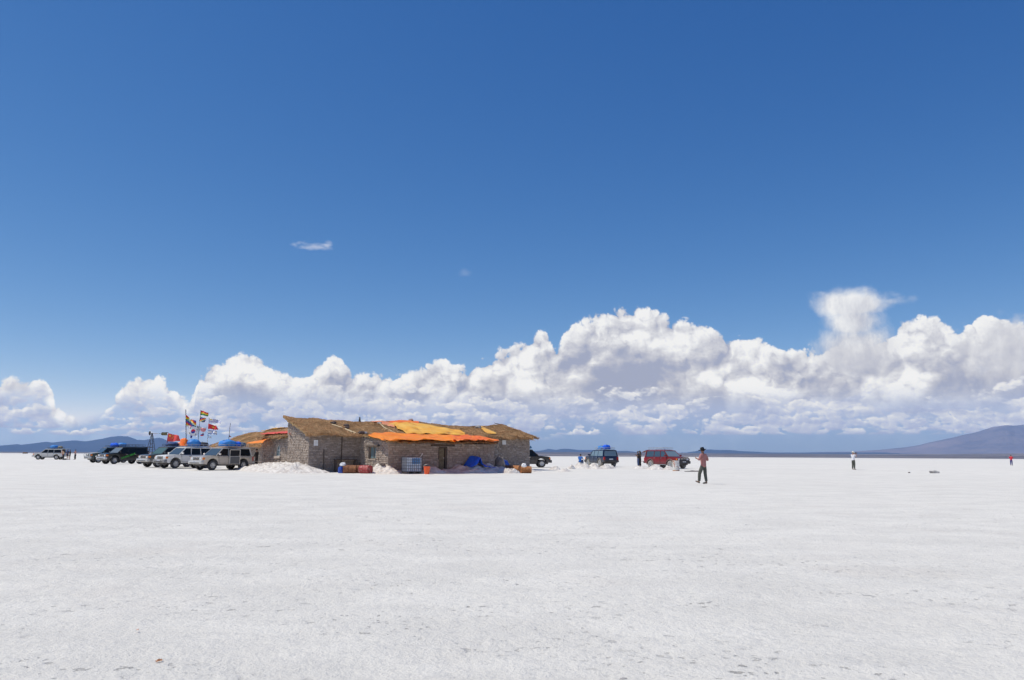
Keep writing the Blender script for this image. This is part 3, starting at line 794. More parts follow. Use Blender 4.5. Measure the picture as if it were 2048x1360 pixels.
MB().box((dl - AL, 0.20, -0.2), (dr - AL, 0.24, 1.97)).build('door_shade_sheet', m_hole, annex)  # dark sheet behind the door, shade put in as colour
lt = MB().box((dl - 0.75 - AL, -0.18, 2.04), (dr + 0.65 - AL, 0.02, 2.16), jit=0.02); lt.build('lintel', m_wood_d, annex)
# window on the sunlit side, deep reveal, boarded shutter
def sidepos(s, z, o=0.0): return Vector((AL - o, -s, z)) - Vector(aoff)
mb = MB(); a, b = sidepos(ws0, wz0, -0.22), sidepos(ws1, wz1, -0.22)
win = MB().box((0.20, b.y, wz0), (0.24, a.y, wz1)).build('window', m_glass, annex)
wf = MB()
for y in (b.y, (a.y + b.y) / 2 - 0.02, a.y - 0.05): wf.box((0.15, y, wz0), (0.198, y + 0.05, wz1))
wf.box((0.16, b.y, wz0), (0.197, a.y, wz0 + 0.05)); wf.box((0.16, b.y, wz1 - 0.05), (0.197, a.y, wz1)); wf.build('frame', m_wood, win)
MB().box((-0.10, b.y - 0.15, wz0 - 0.10), (0.14, a.y + 0.1, wz0 - 0.005), jit=0.015).build('sill', m_block, win)
MB().box((-0.22, b.y - 0.75, wz1 + 0.02), (0.05, a.y + 0.45, wz1 + 0.12), jit=0.02).build('lintel', m_wood_d, annex)

# ------------------------------------------------------------------ left wing and rear wing
wing = hthing('salt_block_wing', Bp(0, 6.05), 'low salt block hut with an arched window, beside the tall gable', 'hut', ALPHA)
woff = (0, 6.05, 0)
a0 = on_plane(560.2, 912, (0, 0, 0), (-1, 0, 0)); a1 = on_plane(551.6, 912, (0, 0, 0), (-1, 0, 0)); at_ = on_plane(556, 889.5, (0, 0, 0), (-1, 0, 0))
s_of = lambda y: 14.3 - y
hole = (s_of(a1.y), s_of(a0.y), max(0.8, a0.z), at_.z)
def w_top(s): return 2.78 + 0.08 * math.sin(s)
wall('side_wall', wing, woff, (0, 14.3), (0, 6.05), -0.36, w_top, (-1, 0), holes=[hole], seed=10, bh=0.17, bl=0.36)
wall('back_wall', wing, woff, (4.2, 14.3), (0, 14.3), -0.36, lambda s: 3.2 - 0.1 * s, (0, 1), seed=11, bl=0.8, bh=0.3)
hw = (hole[1] - hole[0]); zc = hole[3] - hw / 2; ymid = (a0.y + a1.y) / 2
arch = [(ymid - hw / 2, hole[2]), (ymid + hw / 2, hole[2]), (ymid + hw / 2, zc)] + [(ymid + hw / 2 * math.cos(t), zc + hw / 2 * math.sin(t) * 1.0) for t in np.linspace(0.2, math.pi - 0.2, 9)] + [(ymid - hw / 2, zc)]
wn = MB().prism([(y - 6.05, z) for y, z in arch], 'x', 0.13, 0.17).build('window', m_glass, wing)
fr2 = MB(); fr2.box((0.09, ymid - 6.05 - 0.03, hole[2]), (0.128, ymid - 6.05 + 0.03, hole[3] - 0.05)); fr2.box((0.10, ymid - 6.05 - hw / 2, (hole[2] + hole[3]) / 2), (0.127, ymid - 6.05 + hw / 2, (hole[2] + hole[3]) / 2 + 0.06))
fr2.tube([(0.10, y - 6.05, z) for y, z in arch + arch[:1]], 0.03, 4); fr2.build('frame', mat('white_frame', (0.62, 0.66, 0.68), 0.5), wn)
# spandrel blocks that round the head of the opening, and the block sill
sp = MB()
for sgn in (-1, 1):
    sp.prism([(ymid - 6.05 + sgn * hw / 2 * q[0], zc + hw / 2 * q[1]) for q in ((1.02, 0.2), (1.02, 1.1), (0.15, 1.1), (0.4, 0.92), (0.72, 0.70), (0.93, 0.4))], 'x', -0.01, 0.12)
sp.box((-0.12, ymid - 6.05 - hw / 2 - 0.25, hole[2] - 0.22), (0.05, ymid - 6.05 + hw / 2 + 0.3, hole[2] - 0.02), jit=0.03)
sp.build('surround', m_block, wing)
def wing_roof(u, v):
    d = 5.95 + u * 8.6; l = -0.3 + v * 4.8
    return Vector((l, d, 2.88 + 0.75 * v ** 0.9 + 0.04 * math.sin(d * 1.7)))
thatch_roof('roof', wing, woff, lambda u, v: wing_roof(1 - u, v), 44, 20, 0.10, 7000, 12)
pl = MB()
for d in np.arange(6.4, 14.5, 0.9): pl.tube([(-0.55, d - 6.05, 2.84), (0.4, d - 6.05, 2.94)], 0.035, 5)
pl.tube([(-0.35, 0.05, 2.86), (-0.40, 8.6, 2.84)], 0.045, 5); pl.build('roof_pole', m_wood_d, wing)

rear = hthing('thatched_rear_hut', Bp(1.2, 14.6), 'long thatched hut stretching back behind the parked off-roaders', 'hut', ALPHA)
roff = (1.2, 14.6, 0)
wall('side_wall', rear, roff, (1.2, 40), (1.2, 14.6), -0.36, lambda s: 2.2, (-1, 0), seed=14, bl=0.5, bh=0.2)
wall('end_wall', rear, roff, (1.2, 14.6), (5.4, 14.6), -0.36, lambda s: 2.2 + 0.4 * s, (0, -1), seed=15, bl=0.5, bh=0.2)
wall('far_wall', rear, roff, (9.8, 40), (1.2, 40), -0.36, lambda s: 2.2 + 0.36 * (8.6 - s) if s > 4.3 else 2.2 + 0.36 * s, (0, 1), seed=16, bl=0.9, bh=0.3)
wall('back_wall', rear, roff, (9.8, 14.6), (9.8, 40), -0.36, lambda s: 2.2, (1, 0), seed=17, bl=0.9, bh=0.3)
def rear_roof(u, v):
    d = 40.6 - u * 26.2; l = 0.7 + v * 4.8
    z = 2.30 + (1.70 + 0.42 * u) * v ** 0.95 + 0.06 * math.sin(d * 0.7)
    return Vector((l, d, z))
thatch_roof('roof', rear, roff, rear_roof, 90, 24, 0.22, 20000, 18, blade_len=0.7, rough=0.07)
def rear_roof2(u, v):
    d = 14.4 + u * 26.2; l = 10.2 - v * 4.66
    return Vector((l, d, 2.30 + (2.12 - 0.42 * u) * v ** 0.95 + 0.06 * math.sin(d * 0.7)))
thatch_roof('back_roof', rear, roff, rear_roof2, 40, 12, 0.22, 2500, 19, blade_len=0.7, rough=0.05)

# ------------------------------------------------------------------ tarpaulins
def tarp_mat(name, c1, c2, fold=1.0, sheen=0.35):
    m, T = nmat(name); p = T.node('ShaderNodeTexCoord').outputs['Object']
    T.put(T.b.inputs['Base Color'], T.mix(T.ss(T.noise(p, 0.8, 4.0, 0.6), 0.38, 0.62), (*c1, 1), (*c2, 1)))
    T.b.inputs['Roughness'].default_value = sheen + 0.15; T.b.inputs['Specular IOR Level'].default_value = 0.35
    h = T.m('ADD', T.noise(T.vm('MULTIPLY', p, (1.0, 0.5, 1.0)), 3.0 * fold, 4.0, 0.6, dist=1.0), T.m('MULTIPLY', T.noise(p, 11.0 * fold, 3.0, 0.6, dist=1.5), 0.35))
    link_bump(T, h, 0.55, 0.045); return m
m_orange = tarp_mat('orange_tarpaulin', (0.94, 0.235, 0.012), (0.96, 0.31, 0.02), 0.7)
m_red = tarp_mat('red_tarpaulin', (0.72, 0.075, 0.03), (0.78, 0.12, 0.05), 1.0)
m_redor = tarp_mat('red_orange_tarpaulin', (0.90, 0.15, 0.015), (0.94, 0.25, 0.03), 1.3)
m_yellow = tarp_mat('yellow_tarpaulin', (0.88, 0.42, 0.05), (0.90, 0.52, 0.10), 1.3)
m_salmon = tarp_mat('faded_orange_tarpaulin', (0.80, 0.28, 0.13), (0.82, 0.36, 0.2), 1.0)
m_blue = tarp_mat('blue_tarpaulin', (0.012, 0.11, 0.72), (0.02, 0.15, 0.82), 1.0)
m_lblue = tarp_mat('light_blue_tarpaulin', (0.03, 0.20, 0.62), (0.08, 0.33, 0.75), 1.6)

def tarp(name, surf, strip, m, label, lift=0.10, amp=0.07, seed=0, nu=60, nv=14, cat='tarpaulin', freq=1.3, hem=0.0):
    """strip: (top pixel, bottom pixel) pairs along the sheet; the outline is laid on the roof's own slope"""
    A = [(surf_hit(*a, surf), surf_hit(*b, surf)) for a, b in strip]
    pts = []
    for i in range(nu + 1):
        t = i / nu * (len(A) - 1); k = min(int(t), len(A) - 2); f = t - k
        pa = A[k][0].lerp(A[k + 1][0], f); pb = A[k][1].lerp(A[k + 1][1], f); row = []
        for j in range(nv + 1):
            g = j / nv; q = pa.lerp(pb, g)
            w1 = mnoise.noise(Vector((q.x * freq, q.y * freq * 0.7, seed))); w2 = 1 - abs(mnoise.noise(Vector((q.x * 0.7 + q.y * freq, q.y * freq * 2.2, seed + 7))))
            edge = min(1.0, min(i, nu - i) / 3.0) * min(1.0, j / 1.5)
            e2 = 0.12 * mnoise.noise(Vector((q.x * 1.6, q.y * 1.6, seed + 3))) * (1 if j in (0, nv) or i in (0, nu) else 0)
            z = roof_z(surf, q.x, q.y) + lift + edge * amp * (w1 + (w2 - 0.75) * 1.2)
            if hem and j >= nv - 1: z -= hem * (0.5 + 0.5 * mnoise.noise(Vector((q.x * 2, 0, seed))))
            row.append(Vector((q.x + e2 * 0.5, q.y + e2, z)))
        pts.append(row)
    o = MB().grid(pts).build(name, m, None, smooth=60, solid=0.012); o.matrix_world = FR
    return tag(o, label, cat)
tarp('orange_tarpaulin', 'annex', [((737, 873), (737, 874)), ((748, 869.5), (752, 879)), ((768, 867.8), (772, 884.5)), ((790, 867.5), (792, 886)), ((825, 867.5), (828, 886)), ((850, 868.5), (856, 886.5)), ((874, 870.5), (876, 888)), ((900, 873), (903, 887.5)), ((912, 875), (914, 886.5))],
     m_orange, 'bright orange tarpaulin stretched over the low front hut', lift=0.17, amp=0.16, seed=1, nu=90, nv=24, freq=0.75, hem=0.10)
tarp('red_orange_tarpaulin', 'annex', [((903, 875.5), (906, 887)), ((918, 876), (920, 888)), ((932, 873.6), (934, 889)), ((945, 876), (947, 889)), ((960, 876), (962, 888.5)), ((978, 881), (978, 887.5)), ((998, 884.5), (998, 888))],
     m_redor, 'crumpled red-orange tarpaulin on the right end of the low front hut', lift=0.22, amp=0.16, seed=2, nu=60, nv=16, freq=1.5, hem=0.06)
tarp('yellow_tarpaulin', 'main', [((776, 850), (790, 854)), ((792, 846.2), (796, 860)), ((815, 846.6), (814, 868.5)), ((838, 849), (838, 870)), ((862, 852), (858, 872)), ((885, 857), (880, 874)), ((905, 861), (898, 875)), ((920, 862), (918, 874.5)), ((930, 868), (930, 874))],
     m_yellow, 'wrinkled yellow tarpaulin spread down the thatch of the long hut', lift=0.12, amp=0.11, seed=3, nu=90, nv=24)
tarp('faded_orange_sheet', 'main', [((741, 844.5), (742, 845.5)), ((758, 843.2), (760, 848)), ((772, 844.5), (776, 853.5)), ((788, 847), (790, 857))],
     m_salmon, 'faded salmon orange sheet at the left of the yellow tarpaulin', lift=0.09, amp=0.08, seed=4, nu=40, nv=10)
tarp('ridge_sheet', 'main', [((778, 844.5), (782, 847)), ((800, 841.5), (804, 848)), ((820, 842), (822, 848)), ((838, 845), (838, 848.5))],
     m_redor, 'orange sheet weighted along the ridge of the long hut', lift=0.12, amp=0.09, seed=5, nu=40, nv=8)
tarp('yellow_strip', 'main', [((955, 851.5), (959, 855)), ((964, 854), (966, 862)), ((976, 860), (974, 869)), ((989, 865.5), (984, 870)), ((993, 868), (992, 869.5))],
     m_yellow, 'narrow yellow strip of sheet near the right end of the thatch', lift=0.10, amp=0.05, seed=6, nu=40, nv=6)
tarp('red_tarpaulin', 'wing', [((519, 872.0), (524, 873)), ((534, 868.6), (540, 872)), ((552, 864.6), (556, 871.5)), ((566, 864), (570, 871)), ((579, 864), (580, 872.5))],
     m_red, 'red tarpaulin on the low roof above the arched window', lift=0.20, amp=0.08, seed=7, nu=50, nv=10)
tarp('ochre_tarpaulin', 'rear', [((521, 860.5), (523, 862)), ((540, 854.8), (542, 861.5)), ((560, 850), (562, 858.5)), ((580, 846.5), (584, 854))],
     weathered('ochre_sheet', (0.72, 0.36, 0.04), (0.80, 0.46, 0.08), 2.0, 0.6, 0.02), 'ochre tarpaulin on the rear thatch left of the gable', lift=0.16, amp=0.06, seed=8, nu=50, nv=10)
# orange awning in front of the rear hut
mb = MB(); rows = []
A = [on_plane(x, y, (-0.9, 0, 0), (-1, 0, 0)) for x, y in ((497, 882), (510, 878.5), (529, 873.5))]
Bq = [on_plane(x, y, (-1.0, 0, 0), (-1, 0, 0)) for x, y in ((497, 886.5), (512, 887), (530, 885.5))]
for i in range(31):
    t = i / 30 * 2; k = min(int(t), 1); f = t - k; a = A[k].lerp(A[k + 1], f); b = Bq[k].lerp(Bq[k + 1], f)
    rows.append([a.lerp(b, j / 8) + Vector((-0.35 * math.sin(j / 8 * 2.6) + 0.9 * (1 - j / 8), 0, 0.05 * mnoise.noise(Vector((i * 0.3, j * 0.4, 3))))) for j in range(9)])
aw = mb.grid(rows).build('orange_awning', m_orange, None, smooth=60, solid=0.012); aw.matrix_world = FR
tag(aw, 'orange awning sheet stretched out beside the left corner of the hut', 'awning')

# pale poles poking out over the red-orange tarpaulin
m_pole = weathered('pale_cane', (0.50, 0.40, 0.28), (0.62, 0.52, 0.38), 6.0, 0.8)
for k, (a, b, lb) in enumerate((((906, 876), (930, 892), 'pale cane lying across the join of the two orange tarpaulins'), ((945, 888.5), (958, 897), 'pale cane sticking down from under the red-orange tarpaulin'),
                        ((996.5, 890), (994, 896), 'short pale stick hanging at the right corner of the low hut'))):
    pa = on_plane(*a, (0, -AD - 0.30, 0), (0, -1, 0)); pb = on_plane(*b, (0, -AD - 0.34, 0), (0, -1, 0))
    if k == 0: pa = on_plane(*a, (0, -AD - 0.22, 2.72), PLN['annex'][1].normalized())
    wobj('cane', MB().tube([pa, pb], 0.025, 5), m_pole, lb, 'cane')

# ------------------------------------------------------------------ off-road cars (front = +x, left = +y, ground z = 0)
m_tyre = weathered('tyre_rubber', (0.022, 0.022, 0.024), (0.075, 0.07, 0.065), 7.0, 0.85)
m_tyre_salt = weathered('salt_crusted_tyre', (0.20, 0.19, 0.18), (0.42, 0.40, 0.37), 9.0, 0.9)
m_alloy = mat('wheel_alloy', (0.50, 0.51, 0.52), 0.35, 0.6)
m_trim = weathered('black_trim', (0.025, 0.025, 0.028), (0.06, 0.055, 0.05), 4.0, 0.6)
m_cabin = mat('cabin_interior', (0.015, 0.015, 0.017), 0.8)
m_tint = mat('tinted_glass', (0.008, 0.010, 0.013), 0.10, 0.0, **{'Specular IOR Level': 0.22})
m_clear = mat('windscreen_glass', (0.055, 0.085, 0.115), 0.06)
m_pale = mat('painted_sky_glass', (0.17, 0.24, 0.29), 0.10)  # opaque pane, its pale base colour stands for sky seen through
m_chrome = mat('bumper_chrome', (0.62, 0.63, 0.64), 0.22, 0.9)
m_lamp = mat('headlamp_glass', (0.62, 0.66, 0.68), 0.10, 0.2)
m_amber = mat('amber_lens', (0.85, 0.22, 0.02), 0.2)
m_redlens = mat('red_lens', (0.42, 0.015, 0.012), 0.2)
m_plate = mat('plate_white', (0.66, 0.70, 0.76), 0.5)
m_ink = mat('plate_ink', (0.03, 0.04, 0.12), 0.6)
m_bag = weathered('dark_bag_cloth', (0.03, 0.032, 0.04), (0.075, 0.075, 0.085), 5.0, 0.8)

def paint(name, c, dust=(0.50, 0.46, 0.42), metal=0.35, low=0.55, rough=0.32):
    m, T = nmat(name); p = T.node('ShaderNodeTexCoord').outputs['Object']
    sp_ = T.node('ShaderNodeSeparateXYZ'); T.l.new(p, sp_.inputs[0])
    d = T.m('MULTIPLY', T.ss(T.m('ADD', sp_.outputs[2], T.m('MULTIPLY', T.m('SUBTRACT', T.noise(p, 3.0, 4.0, 0.6), 0.5), 0.5)), 0.95, 0.40), low)
    T.put(T.b.inputs['Base Color'], T.mix(d, (*c, 1), (*dust, 1)))
    T.put(T.b.inputs['Roughness'], T.m('MULTIPLY_ADD', d, 0.5, rough)); T.b.inputs['Metallic'].default_value = metal
    return m
WB_F, WB_R, TR = 1.43, -1.43, 0.80
_cache = {}
def cached(key, fn, name, parent, mats):
    """parts of the same shape share their mesh from car to car"""
    if key not in _cache:
        o = fn(); _cache[key] = o.data; o.parent = parent; return o
    me = _cache[key]
    o = bpy.data.objects.new(name, me); C.objects.link(o); o.parent = parent; return o

def body_mesh(m, low_m):
    prof = [(-2.30, 0.54), (-2.38, 0.66), (-2.38, 1.02), (-2.33, 1.13), (-1.0, 1.15), (1.08, 1.15), (1.3, 1.165), (2.02, 1.11), (2.26, 1.06), (2.34, 0.93), (2.34, 0.58), (2.22, 0.50)]
    def arch(cx, r=0.515, z=0.42, base=0.42):
        return [(cx + r * math.cos(t), z + r * math.sin(t)) for t in np.linspace(0.05, math.pi - 0.05, 11)]
    prof += arch(WB_F) + [(0.86, 0.44), (-0.86, 0.44)] + arch(WB_R)
    mb = MB().prism(prof, 'y', -0.92, 0.92)
    def sx(v):
        x, y, z = v
        k = 1.0
        if x > 1.9: k *= 1 - 0.10 * (x - 1.9) / 0.44
        if x < -2.2: k *= 1 - 0.04 * (-2.2 - x) / 0.2
        if z > 1.0: k *= 1 - 0.05 * min(1, (z - 1.0) / 0.19)
        return (x, y * k, z)
    mb.v = [sx(v) for v in mb.v]
    return mb

def car(name, px, depth, head, body, label, seg_wheel='front_left', side_glass=None, rear_glass=None, wind=None, bumper=None, group=None, scale=1.0,
        rack=True, hatch=False, flares=None, dust=None, tyre=None, rack_m=None, mirror_m=None, low_strip=None, doors_open=False, bull=False, lamp_big=False, hood=None, hatch_tilt=0.0, text=None, rear_side=None):
    """px = picture column of the wheel nearest the camera (seg_wheel), head = direction of the nose, radians from +X"""
    wl = {'front_left': (WB_F, TR), 'rear_left': (WB_R, TR), 'front_right': (WB_F, -TR), 'rear_right': (WB_R, -TR)}[seg_wheel]
    g = at(px, depth); rot = Matrix.Rotation(head, 3, 'Z')
    loc = g - rot @ Vector((wl[0] * scale, wl[1] * scale, 0)); loc.z = ground_z(loc.x, loc.y)
    r = thing(name, loc, label, 'off-roader', head, group); r.scale = (scale,) * 3
    side_glass = side_glass or m_tint; rear_glass = rear_glass or m_tint; wind = wind or m_clear; bumper = bumper or m_chrome; tyre = tyre or m_tyre
    key = body.name
    bd = body_mesh(body, None).build('body', body, r, smooth=40, bevel=0.035, seg=2)
    # underbody and cabin core
    MB().box((-2.1, -0.70, 0.34), (2.1, 0.70, 0.60)).build('chassis', m_trim, r)
    def cab():
        mb = MB(); b = [(-2.27, 0.83), (0.98, 0.83)]; t = [(-2.12, 0.70), (0.22, 0.70)]
        mb.hexa([(-2.28, -0.84, 1.10), (1.10, -0.84, 1.10), (1.10, 0.84, 1.10), (-2.28, 0.84, 1.10), (-2.14, -0.72, 1.76), (0.42, -0.72, 1.76), (0.42, 0.72, 1.76), (-2.14, 0.72, 1.76)])
        return mb.build('cabin', m_cabin, r)
    cached('cabin', cab, 'cabin', r, None)
    # glass panes a centimetre proud of the cabin core
    def sidept(x, z, s):
        f = (z - 1.10) / 0.66; return Vector((x, s * (0.84 - 0.12 * f + 0.018), z))
    for s in (-1, 1):
        for k, (xb0, xb1, xt0, xt1) in enumerate(((0.06, 0.95, 0.02, 0.43), (-0.90, -0.03, -0.88, -0.07), (-2.10, -0.99, -2.02, -0.97))):
            gm = side_glass if k < 2 else (rear_side or side_glass)
            q = [sidept(xb0, 1.155, s), sidept(xb1, 1.155, s), sidept(xt1, 1.71, s), sidept(xt0, 1.71, s)]
            n = Vector((0, s * 0.012, 0))
            MB().hexa([p - n for p in q] + [p + n for p in q]).build('side_window', gm, r)
    q = [Vector((1.10, -0.78, 1.17)), Vector((1.10, 0.78, 1.17)), Vector((0.47, 0.68, 1.725)), Vector((0.47, -0.68, 1.725))]; n = Vector((0.014, 0, 0.014))
    MB().hexa([p - n + n for p in q] + [p + n * 1.5 for p in q]).build('windscreen', wind, r)
    # pillars and roof in body colour
    mb = MB()
    for s in (-1, 1):
        mb.tube([sidept(1.13, 1.13, s), sidept(0.45, 1.75, s)], 0.038, 6)
        for x0, x1, w in ((0.0, -0.05, 0.035), (-0.95, -0.93, 0.035)): mb.tube([sidept(x0, 1.16, s), sidept(x1, 1.72, s)], w, 6)
        mb.tube([sidept(-2.22, 1.12, s), sidept(-2.09, 1.75, s)], 0.07, 6)
        mb.tube([sidept(-2.12, 1.74, s), sidept(0.44, 1.74, s)], 0.04, 6)
    mb.build('pillar', body, r, smooth=50)
    rf = MB(); rows = []
    for i in range(9):
        u = i / 8; x = -2.21 + u * 2.72
        rows.append([Vector((x, 0.775 * math.cos(t), 1.735 + 0.115 * math.sin(t) * (0.55 + 0.45 * math.sin(math.pi * min(1, max(0, u * 1.1 - 0.02)))) ** 0.5)) for t in np.linspace(0, math.pi, 11)])
    rf.grid(rows); k = len(rows[0])
    rf.f.append(tuple(range(k))); rf.f.append(tuple(reversed(range((len(rows) - 1) * k, len(rows) * k)))); rf.mi += [0, 0]
    rf.f.append(tuple([i * k for i in range(9)] + [i * k + k - 1 for i in reversed(range(9))])); rf.mi.append(0)
    rf.build('roof', body, r, smooth=50, weld=True)
    # wheels
    for x, y, nm in ((WB_F, TR, 0), (WB_F, -TR, 0), (WB_R, TR, 0), (WB_R, -TR, 0)):
        sgn = 1 if y > 0 else -1
        def wh():
            p = [(0.20, -0.12), (0.33, -0.135), (0.385, -0.11), (0.395, -0.05), (0.395, 0.05), (0.385, 0.11), (0.33, 0.135), (0.20, 0.12)]
            return MB().lathe(p, 28, Matrix.Rotation(R(90), 4, 'X'), close=True).build('wheel', tyre, r, smooth=40)
        w = cached(('wheel', tyre.name), wh, 'wheel', r, None); w.location = (x, y, 0.395)
        def rim():
            mb = MB().lathe([(0.0, -0.02), (0.20, -0.02), (0.225, 0.10), (0.205, 0.105), (0.19, 0.03), (0.0, 0.0)], 24)
            for j in range(6):
                t = 2 * math.pi * j / 6; d = Vector((math.cos(t), math.sin(t), 0)); e = Vector((-d.y, d.x, 0))
                mb.hexa([d * 0.05 - e * 0.035 + Vector((0, 0, .03)), d * 0.205 - e * 0.028 + Vector((0, 0, .05)), d * 0.205 + e * 0.028 + Vector((0, 0, .05)), d * 0.05 + e * 0.035 + Vector((0, 0, .03)),
                         d * 0.05 - e * 0.035 + Vector((0, 0, .08)), d * 0.205 - e * 0.028 + Vector((0, 0, .095)), d * 0.205 + e * 0.028 + Vector((0, 0, .095)), d * 0.05 + e * 0.035 + Vector((0, 0, .08))])
            mb.lathe([(0.0, 0.10), (0.05, 0.10), (0.06, 0.03)], 12)
            return mb.build('rim', m_alloy, w, smooth=35)
        ri = cached('rim', rim, 'rim', w, None); ri.parent = w
        ri.rotation_euler = (R(-90) * sgn, 0, 0); ri.location = (0, 0.04 * sgn, 0)
    if flares:
        for s in (-1, 1):
            for cx in (WB_F, WB_R):
                a = [Vector((cx + 0.52 * math.cos(t), s * 0.925, 0.40 + 0.52 * math.sin(t))) for t in np.linspace(-0.05, math.pi + 0.05, 13)]
                MB().tube(a, 0.055, 6).build('wheel_flare', flares, r, smooth=50)
    # doors: thin panels with a seam round each
    for s in (-1, 1):
        for k, (x0, x1) in enumerate(((0.02, 0.92), (-0.93, -0.03))):
            y = s * 0.921
            poly = [(x0, 0.56), (x1 - 0.04, 0.56), (x1, 1.09), (x0, 1.09)] if k == 0 else [(x0 + 0.16, 0.56), (x1, 0.56), (x1, 1.09), (x0, 1.09), (x0, 0.9)]
            if doors_open and s == 1 and k == 1:
                MB().box((x0 + 0.02, 0.86, 0.50), (x1 - 0.02, 0.925, 1.68)).build('doorway_shade', m_cabin, r)  # solid near-black panel painting the shade of the open door hole
                dm = MB(); dm.box((-0.86, -0.03, 0.46), (0.0, 0.03, 1.12)); dm.box((-0.86, -0.025, 1.60), (-0.05, 0.025, 1.66)); dm.box((-0.86, -0.024, 1.12), (-0.80, 0.024, 1.60)); dm.box((-0.06, -0.024, 1.12), (0.0, 0.024, 1.60))
                d = dm.build('door', body, r, bevel=0.012); d.location = (-0.03, 0.95, 0.0); d.rotation_euler = (0, 0, R(-24)); tag(d, 'rear door standing open, showing its dark lining')
                MB().box((-0.80, 0.031, 0.50), (-0.08, 0.05, 1.08)).build('door_lining', mat('door_lining_grey', (0.10, 0.10, 0.10), 0.7), d)
                continue
            ym = s * 0.927
            d = MB().prism(poly, 'y', min(y, y + s * 0.010), max(y, y + s * 0.010)).build('door', body, r)
            sm = MB()
            for i in range(len(poly)):
                p, q2 = poly[i], poly[(i + 1) % len(poly)]
                if p[1] == q2[1] == 1.09: continue
                sm.tube([(p[0], s * 0.930, p[1]), (q2[0], s * 0.930, q2[1])], 0.009, 4)
            sm.build('door_seal', m_trim, d)
            MB().box((x0 + 0.06, s * 0.945 - 0.012, 1.0), (x0 + 0.24, s * 0.945 + 0.012, 1.04)).build('handle', m_chrome, d)
        # mirror
        mr = MB().box((0.86, s * 0.93 if s > 0 else s * 1.14, 1.20), (0.97, s * 1.14 if s > 0 else s * 0.93, 1.36)); mr.tube([(0.93, s * 0.86, 1.20), (0.92, s * 0.96, 1.24)], 0.02, 5)
        mr.build('wing_mirror', mirror_m or body, r, bevel=0.02)
        MB().box((-0.9, s * 0.90 if s > 0 else s * 1.02, 0.36), (0.9, s * 1.02 if s > 0 else s * 0.90, 0.41)).build('side_step', low_strip or m_trim, r)
    # nose
    MB().box((2.20, -0.88, 0.48), (2.48, 0.88, 0.76)).build('front_bumper', bumper, r, smooth=50, bevel=0.07, seg=3)
    MB().box((2.470, -0.62, 0.53), (2.488, 0.62, 0.60)).build('bumper_intake', m_trim, r)
    gr = MB(); gr.box((2.27, -0.40, 0.80), (2.352, 0.40, 1.01)); o = gr.build('grille', m_trim, r)
    MB().box((2.345, -0.43, 1.0), (2.36, 0.43, 1.025)).add([], []).box((2.345, -0.43, 0.79), (2.36, 0.43, 0.805)).box((2.350, -0.38, 0.90), (2.362, 0.38, 0.915)).build('surround', m_chrome, o)
    for s in (-1, 1):
        MB().box((2.17, s * 0.56 - 0.15, 0.81), (2.350, s * 0.56 + 0.15, 1.00)).build('headlight', m_lamp, r, smooth=50, bevel=0.03)
        MB().box((2.10, s * 0.785 - 0.055, 0.82), (2.325, s * 0.785 + 0.065, 0.99)).build('indicator', m_amber, r, smooth=50, bevel=0.02)
        MB().box((-2.425, s * 0.79 - 0.10, 0.72), (-2.30, s * 0.79 + 0.10, 1.06)).build('taillight', m_redlens, r, smooth=50, bevel=0.02)
    pl = MB().box((2.474, -0.20, 0.63), (2.49, 0.20, 0.72)); rnd = random.Random(len(label))
    for k in range(6): pl.box((2.4905, -0.16 + k * 0.056, 0.65), (2.4925, -0.16 + k * 0.056 + rnd.uniform(0.02, 0.036), 0.70), 1)
    pl.build('number_plate', [m_plate, m_ink], r)
    MB().box((-2.55, -0.88, 0.50), (-2.32, 0.88, 0.70)).build('rear_bumper', bumper if bumper is m_trim else bumper, r, smooth=50, bevel=0.05)
    MB().box((-2.432, -0.22, 0.76), (-2.418, 0.22, 0.88)).build('number_plate', m_plate, r)
    # rear window / hatch
    q = [Vector((-2.275, -0.74, 1.16)), Vector((-2.275, 0.74, 1.16)), Vector((-2.16, 0.66, 1.70)), Vector((-2.16, -0.66, 1.70))]; n = Vector((-0.014, 0, 0.0))
    if not hatch:
        MB().hexa([p for p in q] + [p + n for p in q]).build('rear_window', rear_glass, r)
    else:
        hd = MB(); hd.box((-0.82, -0.70, 0.0), (0.0, 0.70, 0.05)); o = hd.build('tailgate', body, r, smooth=50, bevel=0.02); o.location = (-2.16, 0, 1.80); o.rotation_euler = (0, -hatch_tilt, 0)
        tag(o, 'upper tailgate raised open')
        MB().box((-0.70, -0.60, -0.025), (-0.12, 0.60, -0.002)).build('tailgate_window', rear_glass, o)
        [MB().tube([(-2.20, s * 0.66, 1.45), (-2.70, s * 0.66, 1.79 - 0.5 * math.sin(hatch_tilt))], 0.012, 4).build('tailgate_strut', m_trim, r) for s in (-1, 1)]
        MB().box((-3.0, -0.74, 0.66), (-2.42, 0.74, 0.71)).build('lower_tailgate', body, r, bevel=0.01)
    if rack:
        mb = MB(); z0, z1 = 1.91, 2.05
        for z in (z0, z1):
            mb.tube([(-2.05, -0.62, z), (0.22, -0.62, z), (0.22, 0.62, z), (-2.05, 0.62, z), (-2.05, -0.62, z)], 0.018, 5)
        for x in np.linspace(-2.05, 0.22, 7):
            for s in (-1, 1): mb.tube([(x, s * 0.62, z0), (x, s * 0.62, z1)], 0.013, 4)
            mb.tube([(x, -0.62, z0), (x, 0.62, z0)], 0.013, 4)
        for y in (-0.2, 0.2): mb.tube([(-2.05, y, z0), (0.22, y, z0)], 0.013, 4)
        for x in (-1.8, -0.9, 0.0):
            for s in (-1, 1): mb.tube([(x, s * 0.70, 1.78), (x, s * 0.62, 1.91)], 0.018, 4)
        mb.build('roof_rack', rack_m or m_trim, r)
